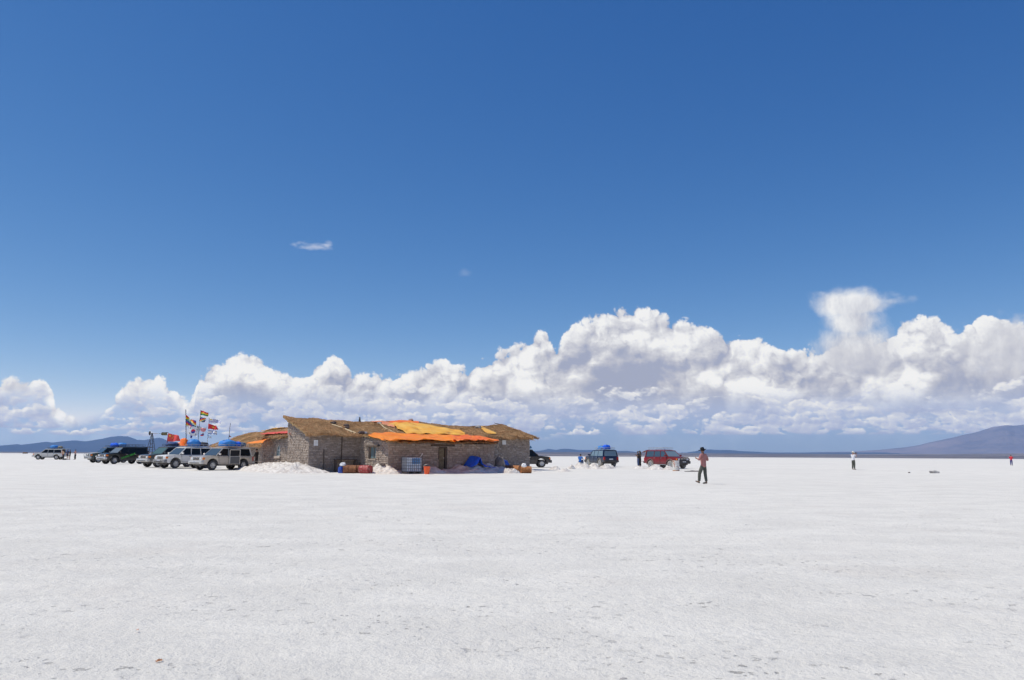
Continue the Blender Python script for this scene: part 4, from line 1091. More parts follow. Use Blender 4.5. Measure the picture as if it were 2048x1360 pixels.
    if bull:
        mb = MB()
        mb.tube([(2.48, -0.62, 0.50), (2.56, -0.62, 0.95), (2.52, -0.45, 1.08), (2.52, 0.45, 1.08), (2.56, 0.62, 0.95), (2.48, 0.62, 0.50)], 0.035, 8)
        mb.tube([(2.55, -0.62, 0.80), (2.55, 0.62, 0.80)], 0.028, 8); mb.build('bull_bar', bumper, r, smooth=50)
    if hood:
        rows = [[Vector((x, y * (1 - 0.08 * max(0, (x - 1.8))), 1.185 - 0.055 * max(0, min(1, (x - 1.3) / 0.72)) - 0.05 * max(0, x - 2.02) / 0.2 + 0.006 * math.cos(y * 1.5))) for y in np.linspace(-0.78, 0.78, 9)] for x in np.linspace(1.12, 2.2, 9)]
        MB().grid(rows).build('bonnet', hood, r, smooth=50, solid=0.015)
    if text:
        cu = bpy.data.curves.new('lettering', 'FONT'); cu.body = text[0]; cu.size = text[1]; cu.extrude = 0.003; cu.align_x = 'CENTER'; cu.align_y = 'CENTER'; cu.space_character = 1.05; cu.offset = 0.008
        cu.materials.append(text[2]); o = bpy.data.objects.new('lettering_curve', cu); C.objects.link(o)
        dg = bpy.context.evaluated_depsgraph_get(); me = bpy.data.meshes.new_from_object(o.evaluated_get(dg)); bpy.data.objects.remove(o)
        t = bpy.data.objects.new('lettering', me); C.objects.link(t); t.parent = r
        s = text[3]
        t.rotation_euler = Matrix(((-s, 0, 0), (0, 0, s), (0, 1, 0))).transposed().to_euler() if False else (Matrix.Rotation(math.pi if s > 0 else 0, 3, 'Z') @ Matrix.Rotation(R(90), 3, 'X') @ Matrix.Rotation(R(text[4]), 3, 'Z')).to_euler()
        t.location = (text[5], s * 0.940, text[6]); tag(t, 'green lettering %s slanting up across the doors' % text[0])
    return r

def on_car(c, x, y, z): return c.matrix_basis @ Vector((x, y, z))
def bundle(c, x, y, z, s, m, name, label, seed, cat='luggage', rope=True, box=False):
    """tarpaulined luggage tied on a roof rack: lumpy, flat underneath"""
    bm = bmesh.new()
    bmesh.ops.create_icosphere(bm, subdivisions=4, radius=1)
    for v in bm.verts:
        p = v.co.copy(); e = 3.2 if box else 2.6
        nrm = (abs(p.x) ** e + abs(p.y) ** e + abs(p.z) ** e) ** (1 / e); p /= nrm
        n = 0.16 * mnoise.noise(p * 1.6 + Vector((seed, 0, 0))) + 0.10 * (0.5 - abs(mnoise.noise(p * 3.2 + Vector((0, seed, 0)))))
        p *= 1 + (n if not box else n * 0.35)
        v.co = Vector((p.x * s[0], p.y * s[1], max(p.z, -0.55) * s[2] + s[2] * 0.55))
    me = bpy.data.meshes.new(name); bm.to_mesh(me); bm.free(); me.materials.append(m)
    me.polygons.foreach_set('use_smooth', [True] * len(me.polygons))
    o = bpy.data.objects.new(name, me); C.objects.link(o); o.location = on_car(c, x, y, z); o.rotation_euler = c.rotation_euler; o.scale = c.scale
    tag(o, label, cat)
    if rope:
        mb = MB()
        for k in (-0.45, 0.1, 0.55):
            h = s[2] * 1.56 * (1 - 0.35 * k * k)
            mb.tube([(k * s[0], -s[1] * 0.98, 0.02), (k * s[0], -s[1] * 0.75, h * 0.82), (k * s[0], 0, h + 0.03), (k * s[0], s[1] * 0.75, h * 0.82), (k * s[0], s[1] * 0.98, 0.02)], 0.012, 4)
        mb.build('rope', m_trim, o)
    return o

P_silver = paint('silver_gold_paint', (0.50, 0.465, 0.42), low=0.40, dust=(0.42,0.37,0.32))
P_brown = P_silver
P_white = paint('white_paint', (0.74, 0.74, 0.71), metal=0.0, low=0.35)
P_grey = paint('grey_blue_paint', (0.085, 0.095, 0.105), metal=0.4, low=0.5)
P_black = paint('black_green_paint', (0.010, 0.013, 0.013), metal=0.2, low=0.12, rough=0.22)
P_dgreen = paint('dark_green_paint', (0.010, 0.032, 0.035), metal=0.2, low=0.2, rough=0.25)
P_far = paint('pale_silver_paint', (0.55, 0.56, 0.55), low=0.3)
P_charc = paint('charcoal_paint', (0.022, 0.022, 0.025), metal=0.3, low=0.15, rough=0.25)
P_blue = paint('navy_paint', (0.012, 0.028, 0.075), metal=0.3, low=0.55, dust=(0.20, 0.20, 0.19))
P_red = paint('maroon_red_paint', (0.22, 0.012, 0.018), metal=0.15, low=0.35, dust=(0.22, 0.12, 0.12))
m_green = mat('green_vinyl', (0.03, 0.36, 0.03), 0.5)

HD = math.pi + R(55)
GR = 'off-roaders parked nose out left of the hut'
c1 = car('parked_offroader', 425, 63.2, HD, P_silver, 'silver off-roader with its rear door open and blue load, nearest the hut', doors_open=True, hatch=True, group=GR, bumper=P_far, rack_m=m_alloy, mirror_m=m_chrome)
c2 = car('parked_offroader', 351, 67.2, HD, P_white, 'white off-roader with a big blue bundle on its roof, second from the hut', group=GR, bumper=weathered('grey_bumper', (0.16, 0.16, 0.165), (0.26, 0.26, 0.26), 4, 0.5), rack_m=m_alloy)
c3 = car('parked_offroader', 316, 70.2, HD, P_grey, 'dark grey off-roader with silver bumper, half behind the white one', group=GR, side_glass=m_tint, wind=mat('green_screen', (0.08, 0.14, 0.12), 0.08), bumper=P_far)
c4 = car('parked_offroader', 229, 83.0, math.pi + R(56), P_black, 'black off-roader with green lettering on its doors and an empty roof rack', group=GR, bumper=m_alloy, hatch=True, wind=mat('grey_screen', (0.16, 0.19, 0.21), 0.1),
         text=('LICANCABUR', 0.25, m_green, 1, 19, -0.02, 0.86))
c5 = car('parked_offroader', 197, 93.5, math.pi + R(47), P_dgreen, 'dark green off-roader with a pale bonnet, behind the black lettered one', group=GR, bumper=P_far, bull=True, hood=P_white)
c6 = car('parked_offroader', 77, 134, math.pi + R(9), P_far, 'small silver off-roader farthest left with people at its open back', hatch=True, bumper=P_far)
c7 = car('parked_offroader', 1083.5, 80.5, R(6), P_charc, 'black off-roader whose nose pokes out behind the right end of the hut', seg_wheel='front_right', bumper=P_charc)
c8 = car('parked_offroader', 1200.5, 85, R(180 - 70), P_blue, 'navy blue off-roader seen from behind with a blue load on its roof', seg_wheel='rear_left', side_glass=m_pale, rear_glass=m_pale, wind=m_pale, bumper=m_trim, tyre=m_tyre_salt, flares=weathered('grey_flare', (0.10, 0.10, 0.10), (0.19, 0.185, 0.18), 4, 0.7), low_strip=m_alloy, rack_m=m_alloy)
c9 = car('parked_offroader', 1302, 80.5, R(-58), P_red, 'maroon red off-roader with an empty roof rack beside the white drum', seg_wheel='rear_right', side_glass=mat('blueish_glass', (0.05, 0.09, 0.13), 0.08), wind=m_pale, hatch=True, bumper=m_trim, tyre=m_tyre_salt, flares=weathered('dusty_red_flare', (0.14, 0.07, 0.07), (0.24, 0.15, 0.14), 4, 0.7), low_strip=m_alloy, rack_m=m_alloy, bull=True, hatch_tilt=R(16))  # blueish and pale panes carry the see-through sky tone as base colour
# loads
bundle(c1, -0.45, 0, 1.92, (0.62, 0.58, 0.34), m_blue if False else m_lblue, 'luggage_bundle', 'bright blue tarpaulin bundle on the silver off-roader, its largest load', 1)
bundle(c1, -1.25, 0, 1.92, (0.30, 0.5, 0.26), m_blue, 'luggage_bundle', 'smaller dark blue bundle behind the big one on the silver off-roader', 2)
bundle(c1, -1.75, 0, 1.92, (0.26, 0.5, 0.22), weathered('slate_bag', (0.06, 0.10, 0.16), (0.11, 0.15, 0.21), 4, 0.8), 'luggage_bag', 'slate grey bag at the back of the silver off-roader roof', 3, box=True)
bundle(c2, -0.60, 0, 1.92, (0.62, 0.60, 0.36), m_lblue, 'luggage_bundle', 'large bright blue bundle on the white off-roader', 4)
bundle(c2, -1.60, 0, 1.92, (0.36, 0.55, 0.22), m_bag, 'luggage_bag', 'black bag behind the blue bundle on the white off-roader', 5, box=True)
bundle(c2, 0.10, -0.2, 1.92, (0.22, 0.42, 0.42), m_redor, 'luggage_bundle', 'orange bundle standing up just left of the blue bundle', 6)
bundle(c3, -0.30, 0.1, 1.92, (0.50, 0.5, 0.20), weathered('navy_cover', (0.02, 0.05, 0.16), (0.04, 0.09, 0.24), 4, 0.7), 'luggage_bundle', 'flat navy bundle on the dark grey off-roader', 7)
bundle(c3, -1.35, 0, 1.92, (0.34, 0.5, 0.25), m_salmon, 'luggage_bundle', 'faded orange bundle at the back of the dark grey off-roader roof', 8)
bundle(c5, -0.55, 0, 1.92, (0.40, 0.55, 0.30), m_blue, 'luggage_bundle', 'front one of two blue bundles on the dark green off-roader', 9)
bundle(c5, -1.45, 0, 1.92, (0.45, 0.55, 0.32), m_lblue, 'luggage_bundle', 'rear one of two blue bundles on the dark green off-roader', 10)
bundle(c6, -0.65, 0, 1.92, (0.62, 0.55, 0.34), m_lblue, 'luggage_bundle', 'blue bundle on the small silver off-roader farthest left', 11)
bundle(c6, -1.60, 0, 1.92, (0.32, 0.5, 0.25), weathered('khaki_bag', (0.20, 0.18, 0.13), (0.30, 0.27, 0.2), 4, 0.8), 'luggage_bag', 'khaki bag behind the blue bundle on the farthest left off-roader', 12, box=True)
bundle(c7, -0.10, 0, 1.92, (0.55, 0.5, 0.22), weathered('teal_cover', (0.02, 0.10, 0.22), (0.05, 0.20, 0.36), 4, 0.7), 'luggage_bundle', 'blue bundle showing past the right end of the hut', 13)
bundle(c8, -0.35, 0, 1.92, (0.50, 0.45, 0.22), m_lblue, 'luggage_bundle', 'light blue bundle at the front of the navy off-roader roof', 14)
bundle(c8, -1.20, -0.1, 1.92, (0.34, 0.40, 0.28), m_blue, 'luggage_bundle', 'dark blue bundle in the middle of the navy off-roader roof', 15)
# far speck of a truck on the left horizon
g = at(50, 900)
tr = thing('distant_truck', (g.x, g.y, 0.2), 'tiny brown truck on the left horizon beyond the cars', 'truck', R(170)); tr.scale = (1.0,) * 3
m_brown = mat('brown_truck_paint', (0.20, 0.12, 0.07), 0.7)
MB().box((-2.4, -1, 0.6), (1.0, 1, 2.0)).build('cargo_box', m_brown, tr, bevel=0.05)
MB().prism([(1.05, 0.6), (2.6, 0.6), (2.6, 1.3), (2.2, 2.1), (1.05, 2.1)], 'y', -0.95, 0.95).build('cab', m_brown, tr, bevel=0.05)
for x in (-1.6, 1.9):
    for y in (-0.95, 0.95):
        w = MB().lathe([(0.0, -0.1), (0.45, -0.12), (0.45, 0.12), (0.0, 0.1)], 16, Matrix.Rotation(R(90), 4, 'X')).build('wheel', m_tyre, tr); w.location = (x, y, 0.45)

# ------------------------------------------------------------------ heaps of raked salt
m_heap, T = nmat('raked_salt')
P_ = T.node('ShaderNodeTexCoord').outputs['Object']
n1 = T.noise(P_, 2.5, 6.0, 0.66)
c = T.mix(T.ss(n1, 0.36, 0.62), (0.56, 0.51, 0.47, 1), (0.77, 0.735, 0.69, 1))
c = T.mix(T.m('MULTIPLY', T.ss(T.noise(P_, 14.0, 4.0, 0.6), 0.58, 0.70), 0.6), c, (0.40, 0.35, 0.31, 1))
T.put(T.b.inputs['Base Color'], c); T.b.inputs['Roughness'].default_value = 0.85
link_bump(T, T.m('ADD', T.noise(P_, 7.0, 6.0, 0.7), T.m('MULTIPLY', T.vor(P_, 6.0), 0.4)), 0.7, 0.07)
def heap(name, c, rx, ry, h, rot, label, seed, bumps=None, rough=0.22, n=70, group=None, flat=0.0):
    """heightfield heap; c = ground centre, rx/ry half sizes"""
    u = np.linspace(-1, 1, n); U, V = np.meshgrid(u, u, indexing='ij')
    r = np.sqrt(U ** 2 + V ** 2) * (1 + 0.30 * (fbm(U * 1.6 + seed, V * 1.6, 3, seed) - 0.5) * 2)
    base = np.clip(1 - r, 0, 1); base = np.minimum(base * (1 + flat * 2), 1) ** 0.85
    if bumps:
        base = np.zeros_like(U)
        for bx, by, br, bh in bumps:
            rr = np.sqrt((U - bx) ** 2 + ((V - by) * ry / rx) ** 2) / br
            base = np.maximum(base, bh * np.clip(1 - rr * (1 + 0.35 * (fbm(U * 4 + bx, V * 4, 3, seed) - 0.5)), 0, 1) ** 0.8)
    base = base * np.clip((1 - np.maximum(np.abs(U), np.abs(V))) * 5, 0, 1)
    X = U * rx; Y = V * ry
    lump = fbm(X * 2.2 + 9, Y * 2.2, 4, seed + 3, 0.62) - 0.5
    rid = 0.5 - np.abs(fbm(X * 1.3 + 2, Y * 3.4, 3, seed + 8) - 0.5) * 2
    Z = h * base * (1 + rough * 1.5 * lump + rough * rid) + 0.10 * np.clip(base * 6, 0, 1) * lump - 0.06 * (base <= 0.01)
    o = grid_mesh(name, X, Y, Z, m_heap)
    o.location = (c[0], c[1], ground_z(c[0], c[1]) - 0.012); o.rotation_euler = (0, 0, rot)
    return tag(o, label, 'salt heap', group)
def ang(p, q): return math.atan2(q.y - p.y, q.x - p.x)
# bank against the sunlit gable and wing
p = FR @ Vector((-1.1, 5.6, 0)); heap('salt_heap', (p.x, p.y), 10.6, 2.5, 0.64, ALPHA + R(90), 'long bank of raked salt against the sunlit gable and arched window', 3,
     bumps=[(-0.60, -0.15, 0.17, 0.55), (-0.50, 0.05, 0.22, 0.85), (-0.38, -0.1, 0.24, 1.05), (-0.25, 0.0, 0.26, 0.95), (-0.1, 0.0, 0.26, 0.88), (0.05, 0.02, 0.26, 0.9), (0.22, 0.0, 0.26, 0.85), (0.38, 0.0, 0.24, 0.72), (0.48, 0.0, 0.16, 0.45)], n=130, rough=0.5)
p = at(771, 57.6); heap('salt_heap', (p.x, p.y), 1.55, 1.0, 0.62, R(-8), 'pale salt heap at the corner of the low hut beside the red drum', 5, rough=0.5)
p = at(762, 59.0); heap('salt_heap', (p.x, p.y), 1.1, 1.1, 0.72, R(20), 'lumpy salt heap piled under the small window', 6, rough=0.6)
p = FR @ Vector((12.3, -6.55, 0)); heap('salt_heap', (p.x, p.y), 3.4, 1.25, 0.72, ALPHA - R(8), 'grey shaded salt bank carrying the blue tarpaulin', 7, rough=0.4, n=90, bumps=[(-0.7, 0.1, 0.4, 0.45), (-0.35, 0.2, 0.42, 0.75), (0.0, 0.2, 0.45, 1.0), (0.35, 0.1, 0.42, 0.85), (0.65, 0.0, 0.38, 0.6), (0.85, -0.2, 0.22, 0.5)])
p = at(866, 58.8); heap('salt_heap', (p.x, p.y), 1.3, 0.6, 0.5, ALPHA, 'small shaded salt heap between the orange bucket and the plank door', 8, rough=0.5)
p = at(1023, 60.5); heap('salt_heap', (p.x, p.y), 0.75, 0.5, 0.36, R(10), 'small sunlit heap of salt and stones in front of the rusty drums', 9, rough=0.8)
p = at(1049, 66.0); heap('salt_heap', (p.x, p.y), 1.6, 0.9, 0.26, R(15), 'dark shaded salt heap behind the rusty drums at the right end of the hut', 10, rough=0.7)
for k, (px, Z, rx, h, lb) in enumerate(((1109, 73, 0.6, 0.30, 'small salt heap right of the black off-roader nose'), (1143, 76, 0.50, 0.38, 'pointed salt heap left of the seated person in blue'),
        (1167, 79, 1.2, 0.46, 'broad salt heap in front of the seated person in blue'), (1188, 80.5, 0.75, 0.60, 'tall pale salt heap beside the front wheel of the navy off-roader'), (1190, 76, 0.9, 0.30, 'low salt heap under the side of the navy off-roader'),
        (1211, 77.5, 0.9, 0.34, 'salt heap behind the navy off-roader'), (1129, 67.5, 0.9, 0.22, 'low salt heap nearest the camera between hut and navy off-roader'),
        (1277, 79, 1.0, 0.28, 'salt heap at the feet of the embracing pair'), (1309, 75.0, 1.0, 0.40, 'salt heap before the rear wheel of the red off-roader'), (1338, 74.5, 0.7, 0.30, 'salt heap just left of the white drum'),
        (1160.5, 81.6, 0.85, 0.56, 'salt heap serving as a seat for the person in blue'), (1224, 79.5, 0.5, 0.30, 'small salt heap at the right rear wheel of the navy off-roader'))):
    p = at(px, Z); heap('salt_heap', (p.x, p.y), rx, rx * 0.75, h, R(k * 40), lb, 20 + k, rough=0.55, n=40, group='small heaps of raked salt right of the hut')
for k, (px, Z, s, lb) in enumerate(((1866, 66, (0.40, 0.28, 0.16), 'grey stone lying alone on the salt right of the photographer'), (1816, 66.5, (0.09, 0.08, 0.06), 'tiny dark stone left of the lone grey stone'),
        (1386, 68.5, (0.65, 0.22, 0.07), 'flat dark stone slab on the salt right of the red off-roader'), (1240, 4.9, (0.026, 0.016, 0.012), 'grey lump of crust at the bottom edge of the picture'),
        (600, 58.6, (0.14, 0.1, 0.08), 'dark stone at the foot of the salt bank by the gable'), (771, 56.9, (0.16, 0.13, 0.12), 'dark stone on the salt heap beside the red drum'))):
    p = at(px, Z); zz = p.z + s[2] * 0.35
    if px == 771: zz = 0.60; p = at(766, 57.4)
    rock('salt_stone', (p.x, p.y, zz), s, m_rock_g if k in (0, 3) else m_rock_d, lb, 'stone', 50 + k)
def litter(px, py, w, m, label, seed):
    d = ray(px, py); t = -CAM_H / d.z; q = Vector((0, 0, CAM_H)) + d * t
    rows = [[Vector((w * (i / 6 - 0.5), w * 0.5 * (j / 4 - 0.5), 0.012 * w * 30 * abs(mnoise.noise(Vector((i * 0.5, j * 0.6, seed)))) + 0.004)) for j in range(5)] for i in range(7)]
    o = MB().grid(rows).build('paper_scrap', m, None, solid=0.002); o.location = (q.x, q.y, 0.012); o.rotation_euler = (0, 0, seed)
    tag(o, label, 'litter')
litter(318, 1327, 0.045, weathered('brown_wrapper', (0.35, 0.13, 0.04), (0.55, 0.3, 0.15), 60, 0.6), 'crumpled brown scrap on the salt near the bottom left', 1)
litter(275, 1264, 0.03, mat('faded_peel', (0.75, 0.45, 0.32), 0.7), 'tiny faded pink scrap on the salt above the brown one', 2)

# ------------------------------------------------------------------ drums
def drum(px, Z, rot, tilt, m, label, m2=None, h=0.88, r=0.29, up=False, group='oil drums round the huts', z=0.0):
    p = at(px, Z)
    t = thing('oil_drum', (p.x, p.y, p.z + (0 if up else r - 0.01) + z), label, 'drum', rot, group)
    M = Matrix.Identity(4) if up else Matrix.Rotation(R(90), 4, 'Y') @ Matrix.Translation((0, 0, -h / 2))
    prof = [(0.0, 0.02), (r - 0.02, 0.02), (r - 0.02, 0.0), (r, 0.0), (r, 0.02)]
    for k in range(1, 12):
        zz = h * k / 12; prof.append((r - 0.006 + (0.014 if k in (4, 8) else 0.0), zz))
    prof += [(r, h - 0.02), (r, h), (r - 0.02, h), (r - 0.02, h - 0.02), (0.0, h - 0.02)]
    MB().lathe(prof, 32, M).build('shell', m, t, smooth=40)
    MB().lathe([(r - 0.008, h - 0.004), (r + 0.006, h - 0.004), (r + 0.006, h + 0.006), (r - 0.015, h + 0.006)], 32, M, close=True).lathe([(r - 0.008, -0.006), (r + 0.006, -0.006), (r + 0.006, 0.006), (r - 0.015, 0.006)], 32, M, close=True).build('rim', m2 or m, t, smooth=40)
    B = MB().lathe([(0.0, h - 0.02), (0.035, h - 0.02), (0.035, h), (0.0, h)], 10, M @ Matrix.Translation((r * 0.6, 0, 0.001))).build('bung', m_trim, t)
    return t
m_rust = weathered('rusty_drum', (0.17, 0.065, 0.03), (0.30, 0.13, 0.055), 3.5, 0.85, 0.004, c3=(0.09, 0.045, 0.03), dscale=18)
m_rust2 = weathered('orange_rust', (0.33, 0.13, 0.04), (0.44, 0.20, 0.08), 4, 0.85, 0.004, c3=(0.15, 0.06, 0.03), dscale=18)
m_dred = weathered('red_drum', (0.28, 0.028, 0.03), (0.36, 0.06, 0.055), 4, 0.6, 0.002, c3=(0.42, 0.30, 0.28), dscale=7)
m_wdrum = weathered('white_drum', (0.62, 0.60, 0.56), (0.70, 0.69, 0.66), 4, 0.6, 0.002, c3=(0.40, 0.16, 0.07), dscale=5)
drum(700.5, 57.2, R(4), 0, m_rust, 'rust brown drum lying on its side, left of the red drum', h=0.90, r=0.30)
drum(713, 58.0, R(14), 0, m_rust, 'rust brown drum lying half behind its brown neighbour and the red drum', h=0.88)
drum(732, 56.9, R(-32), 0, m_dred, 'faded red drum lying on its side with its end towards the camera', h=0.86, r=0.30)
drum(1022, 63.0, R(-20), 0, m_rust, 'dark drum lying at the left of the rusty pair by the hut end', h=0.9, m2=m_rust2)
drum(1033, 61.8, R(-35), 0, m_rust2, 'orange rusted drum lying end-on, left of the two by the hut end', h=0.7)
drum(1052, 60.8, R(8), 0, m_rust2, 'rusty drum lying rightmost by the end of the hut with a white bag on it', h=0.80, m2=m_rust2, r=0.27)
wd = drum(1351.5, 70.6, R(20), 0, m_wdrum, 'upright white drum with rusty rim standing before the red off-roader', up=True, m2=m_rust2, h=0.92, r=0.30)
# rusty band and a run of worn red lettering on the white drum (too worn to read)
MB().lathe([(0.300, 0.0), (0.306, 0.0), (0.306, 0.06), (0.300, 0.06)], 32).build('rust_band', m_rust2, wd, smooth=40)
mk = MB(); rnd = random.Random(4)
for k in range(6):
    zz = 0.74 - k * 0.085; a0 = R(-135) - R(20); wdt = rnd.uniform(0.25, 0.55)
    for j in range(4):
        a = a0 + j * 0.15 * rnd.uniform(0.6, 1.1)
        if j * 0.15 > wdt: break
        mk.box((0.300, -0.016, zz), (0.3035, 0.016, zz + rnd.uniform(0.02, 0.05)), M=Matrix.Rotation(a, 4, 'Z'))
mk.build('worn_lettering', mat('worn_red_ink', (0.50, 0.10, 0.06), 0.7), wd)
# blue plastic can and white bag at the left drum, white bag at the right drum
m_bluep = mat('blue_plastic', (0.015, 0.06, 0.34), 0.45)
m_wbag = mat('white_plastic', (0.78, 0.80, 0.82), 0.4)
def crumple(name, c, s, m, label, cat, seed, rot=0.0):
    bm = bmesh.new(); bmesh.ops.create_icosphere(bm, subdivisions=4, radius=1)
    for v in bm.verts:
        n = mnoise.noise(v.co * 1.8 + Vector((seed, 0, 0))) * 0.35 + (0.5 - abs(mnoise.noise(v.co * 4 + Vector((0, seed, 0))))) * 0.22
        v.co *= 1 + n; v.co = Vector((v.co.x * s[0], v.co.y * s[1], max(v.co.z, -0.7) * s[2]))
    me = bpy.data.meshes.new(name); bm.to_mesh(me); bm.free(); me.materials.append(m); me.polygons.foreach_set('use_smooth', [True] * len(me.polygons))
    o = bpy.data.objects.new(name, me); C.objects.link(o); o.location = c; o.rotation_euler = (0, 0, rot); return tag(o, label, cat)
p = at(683.5, 57.2)
bc = thing('blue_jerrycan', (p.x, p.y, p.z), 'round blue plastic can at the left end of the brown drum', 'can', R(20))
MB().lathe([(0, 0.0), (0.20, 0.0), (0.23, 0.04), (0.23, 0.34), (0.19, 0.44), (0.07, 0.50), (0.07, 0.56), (0.0, 0.56)], 20).build('can', m_bluep, bc, smooth=40)
MB().lathe([(0.0, 0.56), (0.075, 0.56), (0.075, 0.60), (0.0, 0.60)], 14).build('cap', m_bluep, bc)
crumple('plastic_bag', (p.x + 0.10, p.y - 0.05, 0.62), (0.22, 0.16, 0.14), m_wbag, 'crumpled white plastic bag on the blue can by the brown drum', 'bag', 3)
p = at(1048, 60.3); crumple('plastic_bag', (p.x, p.y, 0.58), (0.17, 0.15, 0.17), m_wbag, 'knotted white bag resting on the rightmost rusty drum', 'bag', 5)
p = at(1006, 66.2); crumple('blue_sack', (p.x, p.y, 0.55), (0.42, 0.3, 0.42), m_bluep, 'blue sack in the dark opening at the foot of the long hut wall', 'sack', 7)
p = at(1000, 64.3); crumple('salt_block_pile', (p.x, p.y, 0.45), (0.42, 0.42, 0.75), m_block, 'broken salt blocks stacked beside the dark opening', 'blocks', 9)

# ------------------------------------------------------------------ caged water tank
p = at(824, 57.2)
tk = thing('water_tank', (p.x, p.y, p.z), 'white plastic water tank in a steel cage on a pallet', 'tank', ALPHA + R(-2))
m_tankp, T = nmat('tank_plastic'); P_ = T.node('ShaderNodeTexCoord').outputs['Object']; sp_ = T.node('ShaderNodeSeparateXYZ'); T.l.new(P_, sp_.inputs[0])
T.put(T.b.inputs['Base Color'], T.mix(T.ss(T.noise(P_, 2.0, 3.0), 0.45, 0.6), (0.66, 0.72, 0.78, 1), (0.82, 0.84, 0.86, 1))); T.b.inputs['Roughness'].default_value = 0.4
MB().box((-0.56, -0.46, 0.15), (0.56, 0.46, 1.16)).build('bottle', m_tankp, tk, smooth=50, bevel=0.06, seg=3)
MB().box((-0.20, -0.475, 0.70), (0.42, -0.461, 1.10)).build('side_label', mat('blue_label', (0.10, 0.27, 0.52), 0.5), tk)
MB().lathe([(0, 1.15), (0.11, 1.15), (0.11, 1.20), (0, 1.20)], 18).build('cap', m_trim, tk)
cg = MB()
for x in np.linspace(-0.60, 0.60, 9):
    for y in (-0.50, 0.50): cg.tube([(x, y, 0.14), (x, y, 1.18)], 0.017, 5)
for y in np.linspace(-0.50, 0.50, 8):
    for x in (-0.60, 0.60): cg.tube([(x, y, 0.14), (x, y, 1.18)], 0.017, 5)
for z in (0.16, 0.36, 0.57, 0.78, 0.98, 1.18): cg.tube([(-0.60, -0.50, z), (0.60, -0.50, z), (0.60, 0.50, z), (-0.60, 0.50, z), (-0.60, -0.50, z)], 0.017, 5)
for y in (-0.2, 0.2): cg.tube([(-0.60, y, 1.185), (0.60, y, 1.185)], 0.014, 5)
cg.build('cage', weathered('dull_steel', (0.14, 0.15, 0.17), (0.22, 0.23, 0.25), 9.0, 0.5, 0.0, 0.3), tk, smooth=50)
pal = MB()
for x in (-0.55, -0.05, 0.45): pal.box((x, -0.5, 0.0), (x + 0.12, 0.5, 0.12))
for y in (-0.5, -0.1, 0.35): pal.box((-0.6, y, 0.121), (0.6, y + 0.15, 0.14))
pal.build('pallet', m_wood, tk)
q = tk.matrix_basis @ Vector((0.52, -0.35, 1.20))
mb = MB(); mb.grid([[Vector((0.22 * i / 4, 0.14 * j / 3, 0.20 * (i / 4) + 0.03 * math.sin(j * 1.5 + i))) for j in range(4)] for i in range(5)]); o = mb.build('paper_sheet', m_wbag, None, solid=0.006); o.location = q; o.rotation_euler = (0, R(-15), R(10))
tag(o, 'white folded sheet standing on the right corner of the water tank', 'sheet')
# orange bucket
p = at(854.5, 55.7)
bk = thing('orange_bucket', (p.x, p.y, p.z), 'tall orange plastic bucket on the salt right of the water tank', 'bucket')
MB().lathe([(0, 0.02), (0.165, 0.0), (0.175, 0.02), (0.232, 0.50), (0.25, 0.51), (0.25, 0.545), (0.222, 0.545), (0.17, 0.04), (0, 0.04)], 28).build('bucket', mat('orange_plastic', (0.80, 0.105, 0.02), 0.4), bk, smooth=40)
hd = MB().tube([Vector((0.245 * math.cos(t), 0.245 * math.sin(t) * 0.35 - 0.06, 0.50 - 0.18 * math.sin(t))) for t in np.linspace(math.pi * 1.0, math.pi * 2.0, 12)], 0.008, 5).build('handle', m_steel, bk)
# blue tarpaulin humped over the bank
rows = []; nu, nv = 56, 20
for i in range(nu + 1):
    t = i / nu
    l = 11.5 + 2.5 * t
    row = []
    for j in range(nv + 1):
        g = j / nv
        hgt_ = 1.62 * math.exp(-((t - 0.28) / 0.20) ** 2) + 0.45 * math.exp(-((t - 0.62) / 0.2) ** 2) + 0.10
        d = -6.12 - 1.3 * g
        z = hgt_ * (1 - 0.75 * g ** 1.4) * 0.56 + 0.24
        gap = math.exp(-((t - 0.36) / 0.09) ** 2)
        z += gap * g * 0.62
        z += 0.07 * mnoise.noise(Vector((t * 9, g * 4, 2))) + 0.05 * abs(mnoise.noise(Vector((t * 16, g * 3, 5))))
        row.append(FR @ Vector((l + 0.12 * mnoise.noise(Vector((t * 5, g * 3, 8))), d, z)))
    rows.append(row)
tag(MB().grid(rows).build('blue_tarpaulin', m_blue, None, smooth=60, solid=0.012), 'crumpled bright blue tarpaulin heaped on the shaded salt bank', 'tarpaulin')

# ------------------------------------------------------------------ windmill
p = at(301, 91)
wm = thing('windmill', (p.x, p.y, p.z), 'small dark lattice windmill with an arrow shaped tail behind the cars', 'windmill')
zt = 3.35
tw = MB()
for sx in (-1, 1):
    for sy in (-1, 1): tw.tube([(sx * 0.55, sy * 0.55, 0), (sx * 0.05, sy * 0.05, zt)], 0.03, 5)
for z in (0.8, 1.6, 2.3, 2.9):
    k = 0.55 - 0.5 * z / zt; k2 = 0.55 - 0.5 * min(z + 0.7, zt) / zt
    tw.tube([(-k, -k, z), (k, -k, z), (k, k, z), (-k, k, z), (-k, -k, z)], 0.016, 4)
    tw.tube([(-k, -k, z), (k2, -k2, min(z + 0.7, zt))], 0.012, 4).tube([(k, k, z), (-k2, k2, min(z + 0.7, zt))], 0.012, 4).tube([(k, -k, z), (k2, k2, min(z + 0.7, zt))], 0.012, 4)
tw.build('tower', m_trim, wm)
hb = MB().tube([(-0.32, 0, zt + 0.10), (0.12, 0, zt + 0.06)], [0.05, 0.04], 8)
hb.tube([(0, 0, zt), (0, 0, zt + 0.12)], 0.03, 6); hb.build('hub', m_trim, wm)
rt = MB()
